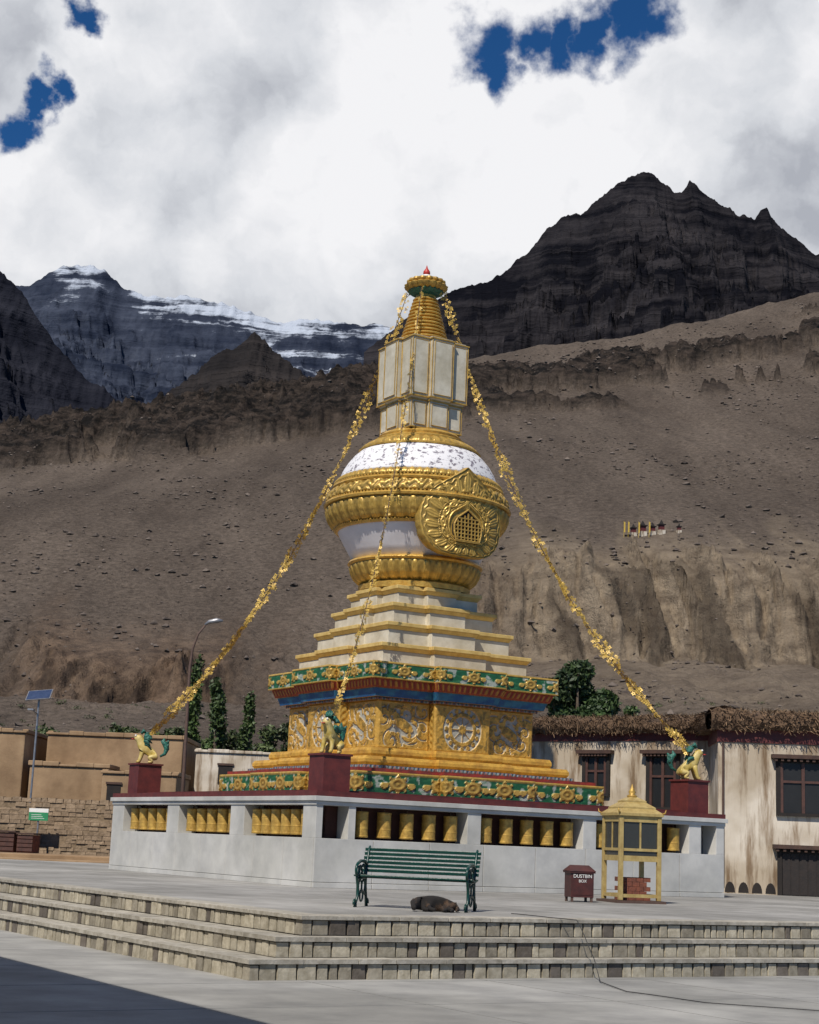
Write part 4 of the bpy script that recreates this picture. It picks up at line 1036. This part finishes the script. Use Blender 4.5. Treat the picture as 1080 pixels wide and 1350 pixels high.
tree('poplar_tree',-8.95,79,gz(-9,79),7.7,.65,'full dark green poplar tree behind the mud houses',3800,True,4,group='poplar trees behind the houses')
tree('poplar_tree',-7.5,80,gz(-7.6,80),7.1,.45,'slim green poplar tree behind the mud houses',2600,True,5,group='poplar trees behind the houses',cols=PC)
tree('leafy_tree',8.0,74,gz(8,74),9.6,2.3,'round dark green tree behind the temple roof',14000,False,8,size=.14,cols=((.02,.045,.012),(.06,.10,.025)))
tree('leafy_tree',10.8,76,gz(10.8,76),7.7,1.2,'small green tree behind the temple roof',3000,False,9)
for k,(x,y,h,w) in enumerate([(-11.5,86,5.4,1.5),(-9.9,84,5.5,1.5),(-8.0,85,5.4,1.6),(-6.1,86,5.8,1.6),(-14.5,88,5.4,1.5),(-17,90,5.2,1.6),(-19.6,92,5.4,1.8),(-12.9,88,5.3,1.3),(-4.6,88,5.6,1.4)]):
    tree('willow_shrub',x,y,gz(x,y),h,w,'bushy light green willow shrub at slope foot',3200,False,20+k,size=.12,cols=((.035,.058,.016),(.10,.13,.04)),group='willow shrubs at the slope foot',lo=.3)
n=420;X=(rng.random(n)*2-1)*60;Y=105+rng.random(n)*110;k=fbm(X/12,Y/12,3,77)>.47;X=X[k];Y=Y[k];Z=H(X,Y)
o=leaves('scrub',np.stack([X,Y,Z+.2],1),np.tile([.7,.7,.35],(len(X),1))*(.4+.9*rng.random((len(X),1))),9000,.13,((.045,.055,.022),(.12,.12,.055)),None,55);o['kind']='stuff'
lab(o,'low dry green scrub scattered over the slope foot','scrub')
o=leaves('weed_tuft',[(-6.05,39.6,ZP+.12)],[(.14,.1,.14)],160,.05,((.04,.12,.02),(.1,.22,.04)),None,5);lab(o,'small green weed at the base of the plinth','weed')

def shrine(x,y,s):
    e=empty('hillside_shrine',(x,y,gz(x,y)-.1),.3,'small red and white stone shrine on the slope','shrine','small shrines on the hillside')
    mb=MB();mb.box(-.8*s,.8*s,-.8*s,.8*s,-1.2,1.0*s);mb.box(-.6*s,.6*s,-.6*s,.6*s,1.0*s,2.3*s,m=1);mb.box(-.9*s,.9*s,-.9*s,.9*s,2.3*s,2.55*s,m=2);mb.add([(-.5*s,-.5*s,2.55*s),(.5*s,-.5*s,2.55*s),(.5*s,.5*s,2.55*s),(-.5*s,.5*s,2.55*s),(0,0,3.8*s)],[(0,1,4),(1,2,4),(2,3,4),(3,0,4)],m=2)
    mb.build('body',[M['wash'],M['maroon'],M['dark']],e)
for (x,s) in [(43.2,.65),(45.0,.8),(46.9,.65),(48.6,.75),(52.0,.5)]: shrine(x,306,s)
for x in (41.2,42.0,44.0,46.0):
    mb=MB();mb.tube([(0,0,-.5),(0,0,3.2)],.04,6);mb.box(.05,.25,-.02,.02,1.0,3.0);o=mb.build('prayer_flag_pole',[M['flag']],loc=(x,304.5,gz(x,304.5)));lab(o,'yellow prayer flag on a pole by the shrines','flag pole','prayer flag poles by the shrines')

nb=empty('courtyard_building',(-7.64,14.28,0),TH,'plain plastered flat roofed building beside the court','building')
mb=MB();mb.box(-7,0,-8.0,9,0,8.05);mb.build('wall',[M['mud']],nb);mb=MB();mb.box(-7.2,.02,-8.2,9.2,8.05,8.35);mb.build('roof',[M['mud']],nb)

# ---------------------------------------------------------------- world
W=D.worlds.new('World');SC.world=W;W.use_nodes=True;nt=W.node_tree;N=nt.nodes;K=nt.links
try:
    W.cycles.sampling_method='MANUAL';W.cycles.sample_map_resolution=256
except Exception: pass
for n_ in list(N):N.remove(n_)
out=N.new('ShaderNodeOutputWorld')
sky=N.new('ShaderNodeTexSky');sky.sky_type='NISHITA';sky.sun_disc=False;sky.sun_elevation=SEL;sky.sun_rotation=math.atan2(SUN.x,SUN.y);sky.altitude=3000;sky.dust_density=.3;sky.air_density=1.0
tint=N.new('ShaderNodeMix');tint.data_type='RGBA';tint.blend_type='MULTIPLY';tint.inputs[0].default_value=1;K.new(sky.outputs[0],tint.inputs[6]);tint.inputs[7].default_value=(.22,.62,1.0,1)
bg1=N.new('ShaderNodeBackground');bg1.inputs[1].default_value=.085;K.new(tint.outputs[2],bg1.inputs[0])
tc=N.new('ShaderNodeTexCoord');DIR=tc.outputs['Generated']
def math_(op,a,b=None,c=None,clamp=False):
    m=N.new('ShaderNodeMath');m.operation=op;m.use_clamp=clamp
    for i,v in enumerate((a,b,c)):
        if v is None:continue
        if isinstance(v,(int,float)):m.inputs[i].default_value=v
        else:K.new(v,m.inputs[i])
    return m.outputs[0]
def vm(op,a,b):
    m=N.new('ShaderNodeVectorMath');m.operation=op
    for i,v in enumerate((a,b)):
        if isinstance(v,tuple):m.inputs[i].default_value=v
        else:K.new(v,m.inputs[i])
    return m
def noise(v,s,d=10,r=.58,di=0):
    n=N.new('ShaderNodeTexNoise');n.inputs['Scale'].default_value=s;n.inputs['Detail'].default_value=d;n.inputs['Roughness'].default_value=r;n.inputs['Distortion'].default_value=di;K.new(v,n.inputs['Vector']);return n
def sstep(v,a,b):
    m=N.new('ShaderNodeMapRange');m.interpolation_type='SMOOTHSTEP';m.inputs[1].default_value=a;m.inputs[2].default_value=b;K.new(v,m.inputs[0]);return m.outputs[0]
nv=noise(DIR,18,6,.58);off=vm('SUBTRACT',nv.outputs['Color'],(.5,.5,.5));offs=vm('MULTIPLY',off.outputs[0],(.085,.085,.085));DD=vm('ADD',DIR,offs.outputs[0]).outputs[0]
hole=None
for (d,r) in [((.033,.883,.466),.019),((.039,.890,.452),.015),((.055,.879,.472),.017),((.074,.878,.470),.016),((.096,.875,.473),.017),((.116,.870,.480),.018),((-.200,.863,.463),.012),((-.216,.877,.423),.011),((-.238,.885,.400),.012),((-.227,.882,.412),.010)]:
    l=Vector(d).normalized();ds=vm('DISTANCE',DD,tuple(l)).outputs['Value']
    v=math_('DIVIDE',ds,r);hole=v if hole is None else math_('MINIMUM',hole,v)
holem=sstep(hole,.62,1.45)
sep=N.new('ShaderNodeSeparateXYZ');K.new(DIR,sep.inputs[0])
n0=noise(DIR,3.5,2,.6)
front=sstep(sep.outputs['Y'],.45,.78)
cov=sstep(math_('ADD',n0.outputs[0],math_('MULTIPLY',front,.5)),.64,.76)
mask=math_('MULTIPLY',holem,cov)
# cumulus relief: rounded billows plus turbulence, density compared with the density nearer the light
wo=vm('MULTIPLY',off.outputs[0],(.055,.055,.055));WD=vm('ADD',DIR,wo.outputs[0]).outputs[0]
def dens(v):
    a=noise(v,6.5,6,.54,0).outputs[0]
    vo=N.new('ShaderNodeTexVoronoi');vo.feature='F1';vo.inputs['Scale'].default_value=10
    K.new(v,vo.inputs['Vector'])
    d2=math_('MULTIPLY',vo.outputs['Distance'],vo.outputs['Distance'])
    return math_('ADD',a,math_('MULTIPLY',d2,-.28))
sh=vm('ADD',WD,(-.016,-.015,.026)).outputs[0]
rel=math_('MULTIPLY',math_('SUBTRACT',dens(WD),dens(sh)),2.6)
nC=noise(DIR,3.4,3,.5)
br=math_('ADD',math_('ADD',rel,math_('MULTIPLY',math_('SUBTRACT',nC.outputs[0],.5),1.6)),.66)
edge=math_('MULTIPLY',math_('SUBTRACT',1,sstep(hole,1.0,3.2)),.30)
br=math_('ADD',br,edge,clamp=True)
cr=N.new('ShaderNodeValToRGB');cr.color_ramp.elements[0].color=(.42,.44,.49,1);cr.color_ramp.elements[0].position=.02;cr.color_ramp.elements[1].color=(.90,.90,.92,1);cr.color_ramp.elements[1].position=1.0
e_=cr.color_ramp.elements.new(.5);e_.color=(.68,.70,.74,1);K.new(br,cr.inputs[0])
bg2=N.new('ShaderNodeBackground');bg2.inputs[1].default_value=1;K.new(cr.outputs[0],bg2.inputs[0])
ms=N.new('ShaderNodeMixShader');K.new(mask,ms.inputs[0]);K.new(bg1.outputs[0],ms.inputs[1]);K.new(bg2.outputs[0],ms.inputs[2]);K.new(ms.outputs[0],out.inputs[0])

sl=D.lights.new('sun','SUN');sl.energy=5.0;sl.angle=math.radians(.5);sl.color=(1,.93,.83);so=D.objects.new('sun',sl);COL.objects.link(so);so.rotation_euler=SUN.to_track_quat('Z','Y').to_euler()

# ---------------------------------------------------------------- camera
cd=D.cameras.new('camera');cam=D.objects.new('camera',cd);COL.objects.link(cam);SC.camera=cam
cd.sensor_fit='VERTICAL';cd.sensor_height=36;cd.lens=36*2136.6/1350;cd.clip_start=.1;cd.clip_end=20000
p,r=.2029,.0408
F=Vector((0,math.cos(p),math.sin(p)));U0=Vector((0,-math.sin(p),math.cos(p)));R0=Vector((1,0,0))
Rr=R0*math.cos(r)+U0*math.sin(r);Ur=-R0*math.sin(r)+U0*math.cos(r)
mat=Matrix((Rr,Ur,-F)).transposed().to_4x4();mat.translation=Vector((0,0,1.545));cam.matrix_world=mat
SC.view_settings.view_transform='Standard';SC.view_settings.look='None';SC.view_settings.exposure=0
